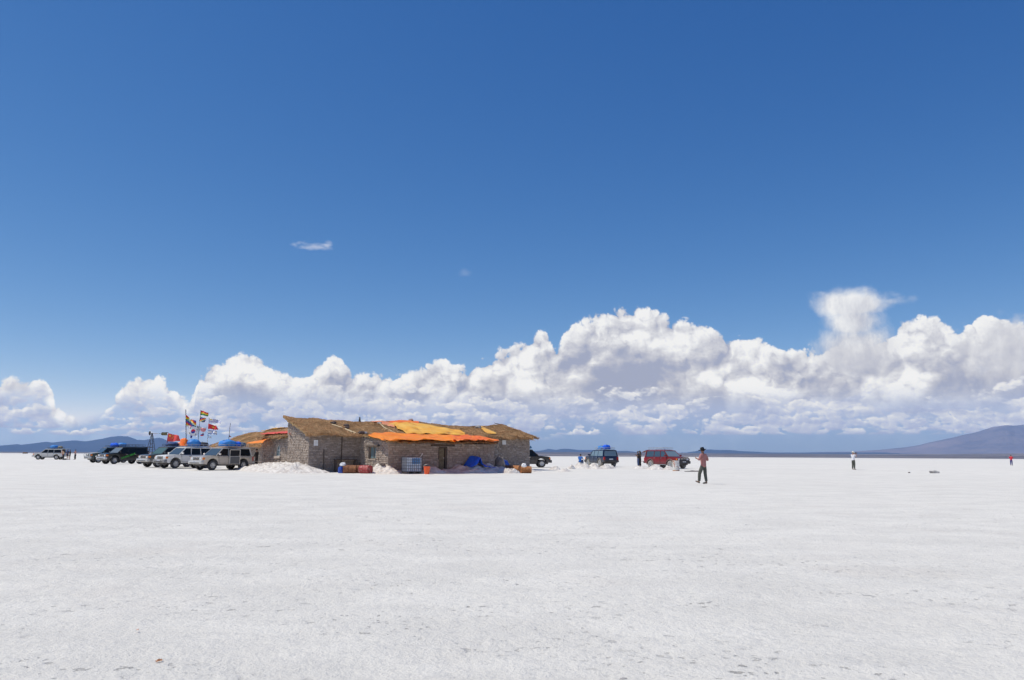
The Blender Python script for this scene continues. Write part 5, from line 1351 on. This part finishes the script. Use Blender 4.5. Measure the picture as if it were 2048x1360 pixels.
for k in range(12):
    a = 2 * math.pi * k / 12; d = Vector((0.04, math.cos(a), math.sin(a))); e = Vector((0, -math.sin(a), math.cos(a)))
    o_ = Vector((-0.30, 0, zt + 0.10)); rt.hexa([o_ + Vector((0, 0, 0)) + d * 0.06 - e * 0.015, o_ + d * 0.24 - e * 0.055, o_ + d * 0.24 + e * 0.055, o_ + d * 0.06 + e * 0.015,
             o_ + Vector((0.008, 0, 0)) + d * 0.06 - e * 0.015, o_ + Vector((0.03, 0, 0)) + d * 0.24 - e * 0.055, o_ + Vector((0.03, 0, 0)) + d * 0.24 + e * 0.055, o_ + Vector((0.008, 0, 0)) + d * 0.06 + e * 0.015])
rt.build('rotor', m_trim, wm)
MB().tube([(0.1, 0, zt + 0.06), (1.35, 0, zt + 0.04)], 0.018, 5).build('tail_boom', m_trim, wm)
MB().prism([(1.05, zt - 0.06), (1.15, zt - 0.14), (1.85, zt - 0.14), (1.72, zt + 0.04), (1.85, zt + 0.22), (1.15, zt + 0.22), (1.05, zt + 0.12)], 'y', -0.012, 0.012).build('tail_vane', weathered('olive_vane', (0.10, 0.085, 0.03), (0.20, 0.17, 0.07), 5, 0.7), wm)

# ------------------------------------------------------------------ flagpoles and flags
FD = 80.0
fpal = {}
def fcol(c):
    if c not in fpal: fpal[c] = mat('flag_cloth_%d' % len(fpal), c, 0.75)
    return fpal[c]
def px3(px, py, depth):
    d = ray(px, py); t = depth / d.y; return Vector((0, 0, CAM_H)) + d * t
def flagpole(top, bot_px, label, r=0.03, m=None):
    a = px3(*top, FD); b = at(bot_px, FD)
    o = MB().tube([b, a], [r * 1.3, r], 8).build('flagpole', m or m_trim, None, smooth=50); tag(o, label, 'flagpole', 'flagpoles behind the parked off-roaders')
flagpole((371.6, 819), 374.2, 'dark tall flagpole, leftmost and thickest of the tall ones', 0.036)
flagpole((401.6, 820), 393.0, 'thin leaning flagpole carrying the red yellow green flag at its top', 0.022)
flagpole((418.2, 835), 413.0, 'pale thin flagpole carrying the blue and white striped flag at its top', 0.022, m_steel)
flagpole((337.0, 865), 331.5, 'short thin flagpole carrying the large red flag with yellow stars', 0.022)
def flag(name, quad, design, label, seed, nu=48, nv=32, wave=0.16, depth=FD):
    """quad = top left, top right, bottom right, bottom left pixels; design(u, v) -> colour, v down"""
    cols = []; A = [px3(*q, depth) for q in quad]; P3 = []
    for i in range(nu + 1):
        u = i / nu; row = []
        for j in range(nv + 1):
            v = j / nv
            q = (A[0] * (1 - u) + A[1] * u) * (1 - v) + (A[3] * (1 - u) + A[2] * u) * v
            q = q + Vector((0, -wave * math.sin(u * 7 + v * 1.5 + seed) * (0.2 + u), 0.05 * math.sin(u * 6 + seed * 2) * u))
            row.append(q)
        P3.append(row)
    idx = {}
    def mi(i, j):
        c = design((i + 0.5) / nu, (j + 0.5) / nv)
        return idx.setdefault(c, len(idx))
    mb = MB().grid(P3, mi)
    o = mb.build(name, [fcol(c) for c in idx], None, smooth=60, solid=0.008); tag(o, label, 'flag', 'flags flying behind the parked off-roaders')
WH = (0.74, 0.75, 0.78); RD = (0.62, 0.03, 0.035); YE = (0.82, 0.58, 0.03); GN = (0.02, 0.24, 0.08); BL = (0.03, 0.06, 0.36); BK = (0.03, 0.03, 0.035); OR = (0.80, 0.24, 0.02); LB = (0.30, 0.52, 0.80); VI = (0.16, 0.05, 0.28)
def tri(u, v):
    c = RD if v < 0.34 else (YE if v < 0.67 else GN)
    return (0.25, 0.20, 0.06) if ((u - 0.5) / 0.10) ** 2 + ((v - 0.5) / 0.13) ** 2 < 1 else c
WI = [WH, YE, OR, RD, VI, BL, GN]
def wiphala(u, v): return WI[(int(u * 7) + int((1 - v) * 7)) % 7]
def wiphala2(u, v): return WI[(int((1 - u) * 7) + int((1 - v) * 7) + 3) % 7]
def korea(u, v):
    x, y = (u - 0.5) * 1.5, v - 0.5; r = math.hypot(x, y)
    if r < 0.25:
        a = R(-30); xr, yr = x * math.cos(a) - y * math.sin(a), x * math.sin(a) + y * math.cos(a)
        red = yr < 0
        if math.hypot(xr + 0.125, yr) < 0.125: red = True
        if math.hypot(xr - 0.125, yr) < 0.125: red = False
        return (0.70, 0.02, 0.05) if red else (0.03, 0.06, 0.36)
    for sx in (-1, 1):
        for sy in (-1, 1):
            cx, cy = sx * 0.42, sy * 0.28; dx, dy = x - cx, y - cy
            t = math.atan2(cy, cx); a = dx * math.cos(t) + dy * math.sin(t); b = -dx * math.sin(t) + dy * math.cos(t)
            if abs(a) < 0.075 and abs(b) < 0.10 and (abs(a) < 0.018 or abs(abs(a) - 0.055) < 0.018): return BK
    return WH
def uruguay(u, v):
    if u < 0.36 and v < 0.55: return (0.55, 0.40, 0.12) if ((u - 0.17) * 1.5) ** 2 + (v - 0.28) ** 2 < 0.022 else WH
    return WH if int(v * 9) % 2 == 0 else (0.10, 0.14, 0.50)
def star(x, y, r, n=5):
    a = math.atan2(x, -y) % (2 * math.pi / n); a = abs(a - math.pi / n); rr = math.hypot(x, y)
    k = math.pi / n - a if False else a
    return rr < r * 0.40 / max(1e-3, (0.40 * math.cos(math.pi / n - a) + 0.62 * math.sin(math.pi / n - a)) ) if False else rr < r * (0.42 + 0.58 * (a / (math.pi / n)) ** 1.7)
def vietnam(u, v): return YE if star((u - 0.52) * 1.5, v - 0.5, 0.30) else RD
def israel(u, v):
    if 0.10 < v < 0.24 or 0.76 < v < 0.90: return (0.05, 0.16, 0.50)
    x, y = (u - 0.5) * 1.5, v - 0.5
    def t3(x, y, s):
        y *= s; d = max(y * 1.0 - 0.0, -0.5 * y + 0.866 * abs(x)); return d
    for s in (1, -1):
        d = t3(x, y, s)
        if 0.060 < d < 0.105: return (0.05, 0.16, 0.50)
    return WH
def china(u, v):
    x, y = u * 1.5, v
    if star(x - 0.27, y - 0.27, 0.16): return YE
    for cx, cy in ((0.52, 0.12), (0.63, 0.24), (0.63, 0.40), (0.52, 0.52)):
        if math.hypot(x - cx, y - cy) < 0.045: return YE
    return (0.66, 0.07, 0.06)
def three(a, b, c): return lambda u, v: a if v < 0.34 else (b if v < 0.67 else c)
def chile(u, v): return (BL if u < 0.35 else WH) if v < 0.5 else RD
def pinkblob(u, v): return (0.75, 0.30, 0.34) if ((u - 0.55) / 0.42) ** 2 + ((v - 0.5) / 0.42) ** 2 < 1 else WH
def eu(u, v):
    for k in range(12):
        t = 2 * math.pi * k / 12
        if math.hypot((u - 0.5) * 1.5 - 0.30 * math.cos(t), v - 0.5 - 0.30 * math.sin(t)) < 0.045: return YE
    return (0.02, 0.05, 0.40)
flag('small_flag', ((371.8, 829), (380, 836.5), (379.5, 839), (372.2, 844)), lambda u, v: RD if v < 0.35 - 0.1 * u else (YE if v < 0.62 else GN), 'small drooping red yellow green flag on the thick dark pole', 1)
flag('checkered_flag', ((372.2, 838), (393, 841), (391, 853.5), (372.8, 853)), wiphala, 'rainbow chequered flag, larger of the two, on the thick dark pole', 2)
flag('striped_flag', ((401.4, 821), (416.0, 824.6), (415.2, 832), (399.8, 830)), tri, 'red yellow and green striped flag with a dark crest, highest of all', 3)
flag('checkered_flag', ((400.2, 832), (410.5, 837), (409.5, 845), (398.2, 842.5)), wiphala2, 'small rainbow chequered flag under the red yellow green one', 4)
flag('emblem_flag', ((376.5, 850.5), (400.5, 858.0), (393.5, 874.2), (374.5, 868.5)), korea, 'large white flag with a red and blue disc and black bars', 5, nu=72, nv=52, wave=0.10)
flag('striped_flag', ((418.0, 836), (443, 841.2), (442.5, 846.5), (417.4, 845.4)), uruguay, 'blue and white striped flag with a golden sun, rightmost', 6)
flag('star_flag', ((416.9, 847), (434, 852), (437.2, 860), (416.2, 857.5)), vietnam, 'red flag with one yellow star', 7)
flag('striped_flag', ((416.4, 859.5), (434.4, 861.5), (433.2, 869.8), (415.6, 868)), israel, 'white flag with two blue stripes and a blue six pointed star', 8)
flag('small_flag', ((415.6, 871), (421.8, 872), (421.4, 876), (415.3, 875.2)), three(LB, WH, LB), 'small light blue and white flag lowest on the pale pole', 9)
flag('pale_flag', ((399.5, 853.5), (411.8, 855.5), (410.0, 864.5), (398.5, 862)), pinkblob, 'white flag with a faded pink blot below the small chequered flag', 10)
flag('small_flag', ((401.4, 866), (407.8, 866.4), (407.4, 872), (400.8, 871.6)), three(WH, (0.03, 0.10, 0.45), RD), 'small white blue and red striped flag right of the big white flag', 11)
flag('small_flag', ((380.4, 871.2), (384.6, 871.2), (384.0, 876.5), (380.8, 876)), eu, 'small blue flag with a ring of yellow stars under the big white flag', 12)
flag('banner_strip', ((393.0, 851.6), (402.0, 853.0), (401.5, 856.6), (394.5, 856.0)), lambda u, v: BK if (int(u * 6) + int(v * 2)) % 2 else WH, 'narrow black and white banner strip between two poles', 13)
flag('star_flag', ((336.8, 866.2), (358.8, 871.6), (360.2, 882.8), (333.6, 882.8)), china, 'large red flag with one big and four small yellow stars', 14)
flag('small_flag', ((333.2, 884.2), (343.0, 884.8), (341.5, 890.5), (332.4, 889.8)), lambda u, v: (0.60, 0.04, 0.10) if u < 0.55 and abs(v - 0.5) < 0.45 - 0.4 * u else (0.25, 0.35, 0.6), 'small blue and red flag under the red one with stars', 15)
# aerial with a scrap of red on the rear roof
a = px3(457.5, 874, 84.5); b = px3(460.8, 846, 84.5)
ar = thing('roof_aerial', a, 'thin leaning aerial with a dark red scrap at its foot on the rear thatch', 'aerial')
MB().tube([(0, 0, -0.4), b - a], 0.022, 6).build('mast', m_trim, ar)
MB().grid([[Vector((0.05 + 0.22 * i / 6, 0.03 * math.sin(i), 0.0 + 0.18 * (1 - i / 8) * (j / 3))) for j in range(4)] for i in range(7)]).build('rag', mat('dark_red_rag', (0.25, 0.03, 0.04), 0.8), ar, solid=0.01)

# ------------------------------------------------------------------ people (x right, y forward, z up; metres)
m_skin = mat('skin', (0.42, 0.22, 0.14), 0.6); m_skin_d = mat('tanned_skin', (0.26, 0.13, 0.08), 0.6)
m_hair = mat('dark_hair', (0.015, 0.012, 0.010), 0.7); m_shoe = weathered('brown_boot', (0.10, 0.075, 0.05), (0.16, 0.13, 0.10), 20, 0.8); m_shoe_d = mat('dark_shoe', (0.03, 0.03, 0.03), 0.7)
STAND = dict(pel=(0, 0, .93), spine=(0, 0.01, 1.12), chest=(0, 0.0, 1.33), neck=(0, 0.0, 1.47), head=(0, 0.03, 1.62),
             lsh=(-.18, 0, 1.40), lel=(-.25, -.03, 1.13), lwr=(-.26, .06, .88), rsh=(.18, 0, 1.40), rel=(.25, -.03, 1.13), rwr=(.26, .06, .88),
             lhip=(-.09, 0, .90), lkn=(-.10, .02, .49), lan=(-.10, -.02, .09), ltoe=(-.11, .17, .04), rhip=(.09, 0, .90), rkn=(.10, .02, .49), ran=(.10, -.02, .09), rtoe=(.11, .17, .04))
def skin_obj(name, nodes, edges, m, parent, root, levels=2):
    names = list(nodes); me = bpy.data.meshes.new(name)
    me.from_pydata([nodes[n][0] for n in names], [(names.index(a), names.index(b)) for a, b in edges], [])
    me.materials.append(m); o = bpy.data.objects.new(name, me); C.objects.link(o); o.parent = parent
    sk = o.modifiers.new('skin', 'SKIN'); sk.use_smooth_shade = True
    sub = o.modifiers.new('sub', 'SUBSURF'); sub.levels = levels; sub.render_levels = levels
    for i, n in enumerate(names):
        r = nodes[n][1]; r = r if isinstance(r, tuple) else (r, r)
        me.skin_vertices[0].data[i].radius = r; me.skin_vertices[0].data[i].use_root = (n == root)
    return o
def person(px, Z, yaw, pose, shirt, trousers, label, skin=None, hair='short', hat=None, sleeves='short', shoes=None, scale=1.0, bare_legs=False, z=None, group=None, curl=0.5, pos=None, torso=1.0, hem=0.10):
    skin = skin or m_skin; J = {k: Vector(v) for k, v in {**STAND, **pose}.items()}
    p = pos or at(px, Z)
    r = thing('person', (p.x, p.y, p.z if z is None else z), label, 'person', yaw, group); r.scale = (scale,) * 3
    N = {}; E = []
    def nd(n, co, rad): N[n] = (tuple(co), rad)
    nd('pel', J['pel'], (.112, .088)); nd('spine', J['spine'], (.110, .085)); nd('chest', J['chest'], (.135, .10)); nd('nb', J['neck'], .055)
    hd = J['head']; up = (hd - J['neck']).normalized(); fw = Vector(pose.get('face', (0, 1, 0))).normalized()
    nd('jaw', hd - up * 0.07 + fw * 0.015, (.060, .066)); nd('mid', hd + up * 0.0, (.076, .086)); nd('crown', hd + up * 0.085, (.066, .075))
    E += [('pel', 'spine'), ('spine', 'chest'), ('chest', 'nb'), ('nb', 'jaw'), ('jaw', 'mid'), ('mid', 'crown')]
    nd('nose', hd + fw * 0.098 - up * 0.012, .014); E.append(('mid', 'nose'))
    side = fw.cross(up).normalized()
    for s, n in ((-1, 'earL'), (1, 'earR')): nd(n, hd + side * s * 0.083 - up * 0.01, .012); E.append(('mid', n))
    for s in 'lr':
        nd(s + 'sh', J[s + 'sh'], .052); nd(s + 'el', J[s + 'el'], .040); nd(s + 'wr', J[s + 'wr'], .026)
        E += [('chest', s + 'sh'), (s + 'sh', s + 'el'), (s + 'el', s + 'wr')]
        a = (J[s + 'wr'] - J[s + 'el']).normalized(); out = Vector((-1 if s == 'l' else 1, 0, 0))
        inn = Vector(pose.get(s + 'palm', (1 if s == 'l' else -1, 0, 0))).normalized()          # palm faces this way
        ac = a.cross(inn).normalized()
        if ac.dot(Vector((0, 1, 0))) < 0: ac = -ac
        palm = J[s + 'wr'] + a * 0.075; nd(s + 'palm', palm, (.034, .016)); E.append((s + 'wr', s + 'palm'))
        for k, (off, L_) in enumerate(((0.030, .072), (0.010, .080), (-0.010, .074), (-0.029, .058))):
            k1 = palm + a * 0.02 + ac * off; k2 = k1 + (a * (1 - curl * 0.3) + inn * curl * 0.5).normalized() * L_ * 0.5; k3 = k2 + (a * (1 - curl * 0.8) + inn * curl).normalized() * L_ * 0.5
            nd(f'{s}f{k}a', k1, .0095); nd(f'{s}f{k}b', k2, .0085); nd(f'{s}f{k}c', k3, .0075); E += [(s + 'palm', f'{s}f{k}a'), (f'{s}f{k}a', f'{s}f{k}b'), (f'{s}f{k}b', f'{s}f{k}c')]
        t1 = J[s + 'wr'] + a * 0.035 + ac * 0.035; t2 = t1 + (a * 0.7 + ac * 0.5 + inn * 0.3).normalized() * 0.045
        nd(s + 't1', t1, .011); nd(s + 't2', t2, .009); E += [(s + 'wr', s + 't1'), (s + 't1', s + 't2')]
        nd(s + 'hip', J[s + 'hip'], (.088, .092)); nd(s + 'kn', J[s + 'kn'], .056); nd(s + 'an', J[s + 'an'], .036); nd(s + 'toe', J[s + 'toe'], (.035, .022))
        E += [('pel', s + 'hip'), (s + 'hip', s + 'kn'), (s + 'kn', s + 'an'), (s + 'an', s + 'toe')]
    skin_obj('body', N, E, skin, r, 'pel')
    # shirt
    S = {'hem': (J['pel'] + (J['pel'] - J['spine']).normalized() * hem, (.165 * torso, .125)), 'w': (J['spine'], (.155 * torso, .118)), 'c': (J['chest'], (.165 * torso, .125)), 'n': (J['neck'] - up * 0.045, .075)}
    SE = [('hem', 'w'), ('w', 'c'), ('c', 'n')]
    for s in 'lr':
        S[s + 's'] = (J[s + 'sh'], .074); f = 0.75 if sleeves == 'short' else 1.0
        S[s + 'e'] = (J[s + 'sh'].lerp(J[s + 'el'], f), .062); SE += [('c', s + 's'), (s + 's', s + 'e')]
        if sleeves == 'long': S[s + 'w'] = (J[s + 'el'].lerp(J[s + 'wr'], 0.9), .042); SE.append((s + 'e', s + 'w'))
    if sleeves == 'rolled':
        for s in 'lr': S[s + 'w'] = (J[s + 'el'].lerp(J[s + 'wr'], 0.35), .052); SE.append((s + 'e', s + 'w'))
    skin_obj('shirt', S, SE, shirt, r, 'hem')
    TT = {'t': (J['pel'].lerp(J['spine'], 0.75), (.085, .07)), 'w': (J['pel'].lerp(J['spine'], 0.45), (.130, .106)), 'p': (J['pel'] - Vector((0, 0, .01)), (.130, .108))}; TE = [('t', 'w'), ('w', 'p')]
    for s in 'lr':
        TT[s + 'h'] = (J[s + 'hip'], (.105, .108)); TT[s + 'k'] = (J[s + 'kn'] if not bare_legs else J[s + 'hip'].lerp(J[s + 'kn'], 0.8), .086); TE += [('p', s + 'h'), (s + 'h', s + 'k')]
        if not bare_legs: TT[s + 'm'] = (J[s + 'kn'].lerp(J[s + 'an'], 0.5), .078); TT[s + 'a'] = (J[s + 'kn'].lerp(J[s + 'an'], 0.95), .070); TE += [(s + 'k', s + 'm'), (s + 'm', s + 'a')]
    skin_obj('trousers' if not bare_legs else 'shorts', TT, TE, trousers, r, 'p')
    for s in 'lr':
        a, t = J[s + 'an'], J[s + 'toe']; d = (t - a); d.z *= 0.8
        skin_obj('shoe', {'h': (a - d.normalized() * 0.05 - Vector((0, 0, .035)), (.042, .040)), 'm': (a.lerp(t, 0.5) - Vector((0, 0, .012)), (.046, .038)), 't': (t + d.normalized() * 0.03, (.040, .028))}, [('h', 'm'), ('m', 't')], shoes or m_shoe_d, r, 'm')
    if hair:
        ax = (up - fw * 0.42).normalized(); M = Matrix.Translation(hd + up * 0.018 - fw * 0.016) @ ax.to_track_quat('Z', 'Y').to_matrix().to_4x4()
        prof = [(0.090 * math.sin(t), 0.104 * math.cos(t)) for t in np.linspace(0.02, 1.75, 10)]
        hm2 = MB().lathe(prof, 20, M)
        if hair == 'long': hm2.tube([hd - fw * 0.075 - up * 0.02, J['neck'] - fw * 0.10, J['chest'].lerp(J['neck'], 0.3) - fw * 0.135], [0.07, 0.065, 0.04], 10)
        hm2.build('hair', m_hair, r, smooth=60)
    ey = MB()
    for s in (-1, 1): ey.lathe([(0, -0.010), (0.009, -0.006), (0.011, 0), (0.009, 0.006), (0, 0.010)], 8, Matrix.Translation(hd + fw * 0.080 + side * s * 0.031 + up * 0.008))
    ey.tube([hd + fw * 0.079 - up * 0.052 - side * 0.022, hd + fw * 0.083 - up * 0.053, hd + fw * 0.079 - up * 0.052 + side * 0.022], 0.005, 5)
    ey.build('face_features', m_hair, r, smooth=60)
    if hat:
        kind, hm_ = hat; z_ = up.to_track_quat('Z', 'Y').to_matrix().to_4x4(); M = Matrix.Translation(hd + up * 0.055) @ z_
        if kind == 'brim': MB().lathe([(0.098, 0.0), (0.20, -0.012), (0.205, -0.004), (0.102, 0.012), (0.10, 0.06), (0.088, 0.105), (0.05, 0.122), (0.0, 0.118)], 28, M).build('hat', hm_, r, smooth=50)
        elif kind == 'sun': MB().lathe([(0.098, 0.0), (0.165, -0.045), (0.17, -0.037), (0.103, 0.015), (0.098, 0.07), (0.05, 0.10), (0.0, 0.10)], 24, M).build('hat', hm_, r, smooth=50)
        else: MB().lathe([(0.100, -0.02), (0.102, 0.04), (0.085, 0.085), (0.0, 0.105)], 20, M).box((-0.06, 0.08, -0.01), (0.06, 0.18, 0.005)).build('cap', hm_, r, smooth=50)
    return r
def cloth(name, a, b, s=14, r=0.85): return weathered(name, a, b, s, r, 0.003)
olive = cloth('olive_trousers', (0.055, 0.062, 0.050), (0.10, 0.105, 0.09)); jeans = cloth('blue_jeans', (0.035, 0.06, 0.15), (0.06, 0.09, 0.20)); blackc = cloth('black_cloth', (0.012, 0.012, 0.014), (0.03, 0.03, 0.032))
m_plaid, T = nmat('pink_check_shirt'); P_ = T.node('ShaderNodeTexCoord').outputs['Object']; sp_ = T.node('ShaderNodeSeparateXYZ'); T.l.new(P_, sp_.inputs[0])
w1 = T.ss(T.m('SINE', T.m('MULTIPLY', sp_.outputs[0], 110.0)), 0.3, 0.8); w2 = T.ss(T.m('SINE', T.m('MULTIPLY', sp_.outputs[2], 110.0)), 0.3, 0.8)
T.put(T.b.inputs['Base Color'], T.mix(T.m('MULTIPLY', T.m('ADD', w1, w2), 0.5), (0.46, 0.22, 0.20, 1), (0.30, 0.10, 0.11, 1))); T.b.inputs['Roughness'].default_value = 0.9
link_bump(T, T.noise(P_, 9.0, 3.0, 0.6), 1.0, 0.05)
# the walker in the black hat, seen from behind, stepping left and away, hands up at his chest
wk = person(1406.5, 38.9, R(46), dict(lsh=(-.20, 0, 1.42), rsh=(.20, .0, 1.42), lel=(-.34, .04, 1.17), lwr=(-.20, .26, 1.25), rel=(.37, -.05, 1.15), rwr=(.22, .18, 1.20),
            lhip=(-.10, 0, .90), lkn=(-.11, .17, .51), lan=(-.09, .22, .10), ltoe=(-.10, .39, .14), rhip=(.10, 0, .90), rkn=(.10, -.02, .48), ran=(.10, -.08, .09), rtoe=(.12, .11, .04), lpalm=(1, 0.2, 0), rpalm=(-1, 0.2, 0)),
            m_plaid, olive, 'person in a black brimmed hat and pink checked shirt walking away', hat=('brim', mat('black_felt', (0.012, 0.012, 0.014), 0.85)), sleeves='rolled', shoes=m_shoe, skin=m_skin_d, hair='short', torso=1.15, hem=0.14)
# photographer with a white sun hat
ph = person(1706, 77.0, R(-62), dict(lel=(-.27, .16, 1.26), lwr=(-.10, .34, 1.52), rel=(.27, .16, 1.26), rwr=(.09, .33, 1.52), lan=(-.12, -.02, .09), lpalm=(.6, -.2, .6), rpalm=(-.6, -.2, .6)),
            cloth('white_shirt', (0.62, 0.64, 0.72), (0.74, 0.75, 0.80)), olive, 'person in a white sun hat and shirt holding a camera up to their face', hat=('sun', cloth('pale_hat', (0.62, 0.60, 0.54), (0.72, 0.70, 0.64))), shoes=m_shoe)
cm = thing('camera_body', ph.matrix_basis @ Vector((0, .34, 1.60)), 'black camera with a long lens held by the person in the white hat', 'camera', ph.rotation_euler.z)
MB().box((-.07, -.04, -.045), (.07, .03, .05)).box((-.03, -.03, .05), (.03, .03, .08)).build('camera_case', m_trim, cm, bevel=0.008)
MB().lathe([(0, 0.0), (.036, 0.0), (.036, .12), (.042, .13), (.042, .21), (0.0, .20)], 18, Matrix.Translation((0, .03, 0)) @ Matrix.Rotation(R(-90), 4, 'X')).build('lens', m_trim, cm, smooth=40)
person(2021.5, 127, R(-40), dict(lel=(-.27, .08, 1.16), lwr=(-.12, .22, 1.12), rel=(.27, .08, 1.16), rwr=(.12, .22, 1.10)), cloth('red_jacket', (0.55, 0.02, 0.035), (0.66, 0.04, 0.06)), cloth('navy_trousers', (0.03, 0.04, 0.16), (0.05, 0.06, 0.22)),
       'small distant person in a red top at the far right', sleeves='long')
# the pair standing close together left of the red off-roader
GP = 'pair standing close together left of the red off-roader'
person(1276.2, 88, R(95), dict(lel=(-.26, .10, 1.16), lwr=(-.04, .24, 1.28), rel=(.24, .12, 1.16), rwr=(.04, .24, 1.30)), blackc, jeans, 'person in a dark top and blue jeans, left one of the close pair', skin=m_skin_d, sleeves='short', group=GP, scale=0.99)
person(1280.0, 88.3, R(110), dict(lel=(-.30, .04, 1.20), lwr=(-.16, .24, 1.34), rel=(.33, .06, 1.20), rwr=(.05, .22, 1.36)), blackc, blackc, 'person dressed all in black, right one of the close pair', skin=m_skin_d, sleeves='short', group=GP, scale=1.02, hair='long')
# seated in blue, seen from behind
person(1160, 81.5, R(-25), dict(pel=(0, -.02, .42), spine=(0, .03, .60), chest=(0, .09, .80), neck=(0, .12, .93), head=(0, .18, 1.07), lsh=(-.18, .09, .87), rsh=(.18, .09, .87), lel=(-.24, .22, .64), lwr=(-.16, .44, .60), rel=(.25, .24, .64), rwr=(.18, .46, .58),
            lhip=(-.10, .0, .40), rhip=(.10, .0, .40), lkn=(-.15, .42, .55), rkn=(.15, .42, .55), lan=(-.15, .46, .11), ran=(.15, .46, .11), ltoe=(-.16, .62, .05), rtoe=(.16, .62, .05)),
       cloth('blue_shirt', (0.015, 0.11, 0.42), (0.03, 0.16, 0.52)), jeans, 'person in a bright blue top sitting on a salt heap', skin=m_skin_d, z=0.36)
# people at the far left off-roader
person(150.5, 138, R(80), dict(lel=(-.27, .08, 1.16), lwr=(-.08, .20, 1.14), rel=(.27, .08, 1.16), rwr=(.08, .20, 1.14)), cloth('peach_shirt', (0.50, 0.27, 0.22), (0.60, 0.36, 0.30)), blackc, 'person in a peach top and dark trousers standing alone, far left group', skin=m_skin)
person(126.8, 132.5, R(150), dict(chest=(0, .12, 1.28), neck=(0, .18, 1.40), head=(0, .26, 1.53), lsh=(-.18, .12, 1.34), rsh=(.18, .12, 1.34), lel=(-.24, .30, 1.14), lwr=(-.12, .50, 1.10), rel=(.24, .30, 1.14), rwr=(.12, .50, 1.10), face=(0, 1, -.3)),
       cloth('tan_shirt', (0.52, 0.33, 0.18), (0.62, 0.45, 0.30)), blackc, 'person in a tan top bending at the open back of the farthest left off-roader', skin=m_skin)
person(135.5, 133.5, R(75), dict(chest=(0, .06, 1.30), head=(0, .12, 1.58), lel=(-.26, .22, 1.16), lwr=(-.22, .46, 1.16), rel=(.26, .16, 1.16), rwr=(.10, .34, 1.14)), cloth('navy_jacket', (0.02, 0.035, 0.09), (0.03, 0.05, 0.13)), blackc, 'bare legged person in a navy top and shorts standing nearest the car with people', skin=m_skin, bare_legs=True, sleeves='long')
person(139.8, 134.5, R(100), dict(lel=(-.26, .06, 1.16), lwr=(-.14, .22, 1.12)), blackc, cloth('brown_shorts', (0.10, 0.06, 0.05), (0.14, 0.09, 0.07)), 'person in a black top and brown shorts, right of two standing behind the car', skin=m_skin, bare_legs=True, scale=0.97)
o = MB().box((-.25, -.18, 0), (.25, .18, .24)).build('black_crate', m_trim, None, bevel=0.03); p = at(129.5, 131.0); o.location = p; tag(o, 'small black box on the salt under the bending person', 'box')
# people among the parked cars
person(513.5, 69.3, R(80), dict(lel=(-.25, .06, 1.14), lwr=(-.12, .24, 1.05), rel=(.25, .06, 1.14), rwr=(.12, .24, 1.05)), blackc, blackc, 'person in black standing behind the open back of the silver off-roader', skin=m_skin_d, sleeves='long')
person(293.5, 90.5, R(200), dict(lel=(-.26, .10, 1.16), lwr=(-.08, .26, 1.14)), cloth('dark_brown_shirt', (0.07, 0.05, 0.045), (0.11, 0.08, 0.07)), blackc, 'person in brown at the open back of the black lettered off-roader', skin=m_skin_d)
person(316.0, 95, R(120), dict(), blackc, blackc, 'dark haired person whose head shows above the grey bonnet', skin=m_skin_d, scale=0.9)
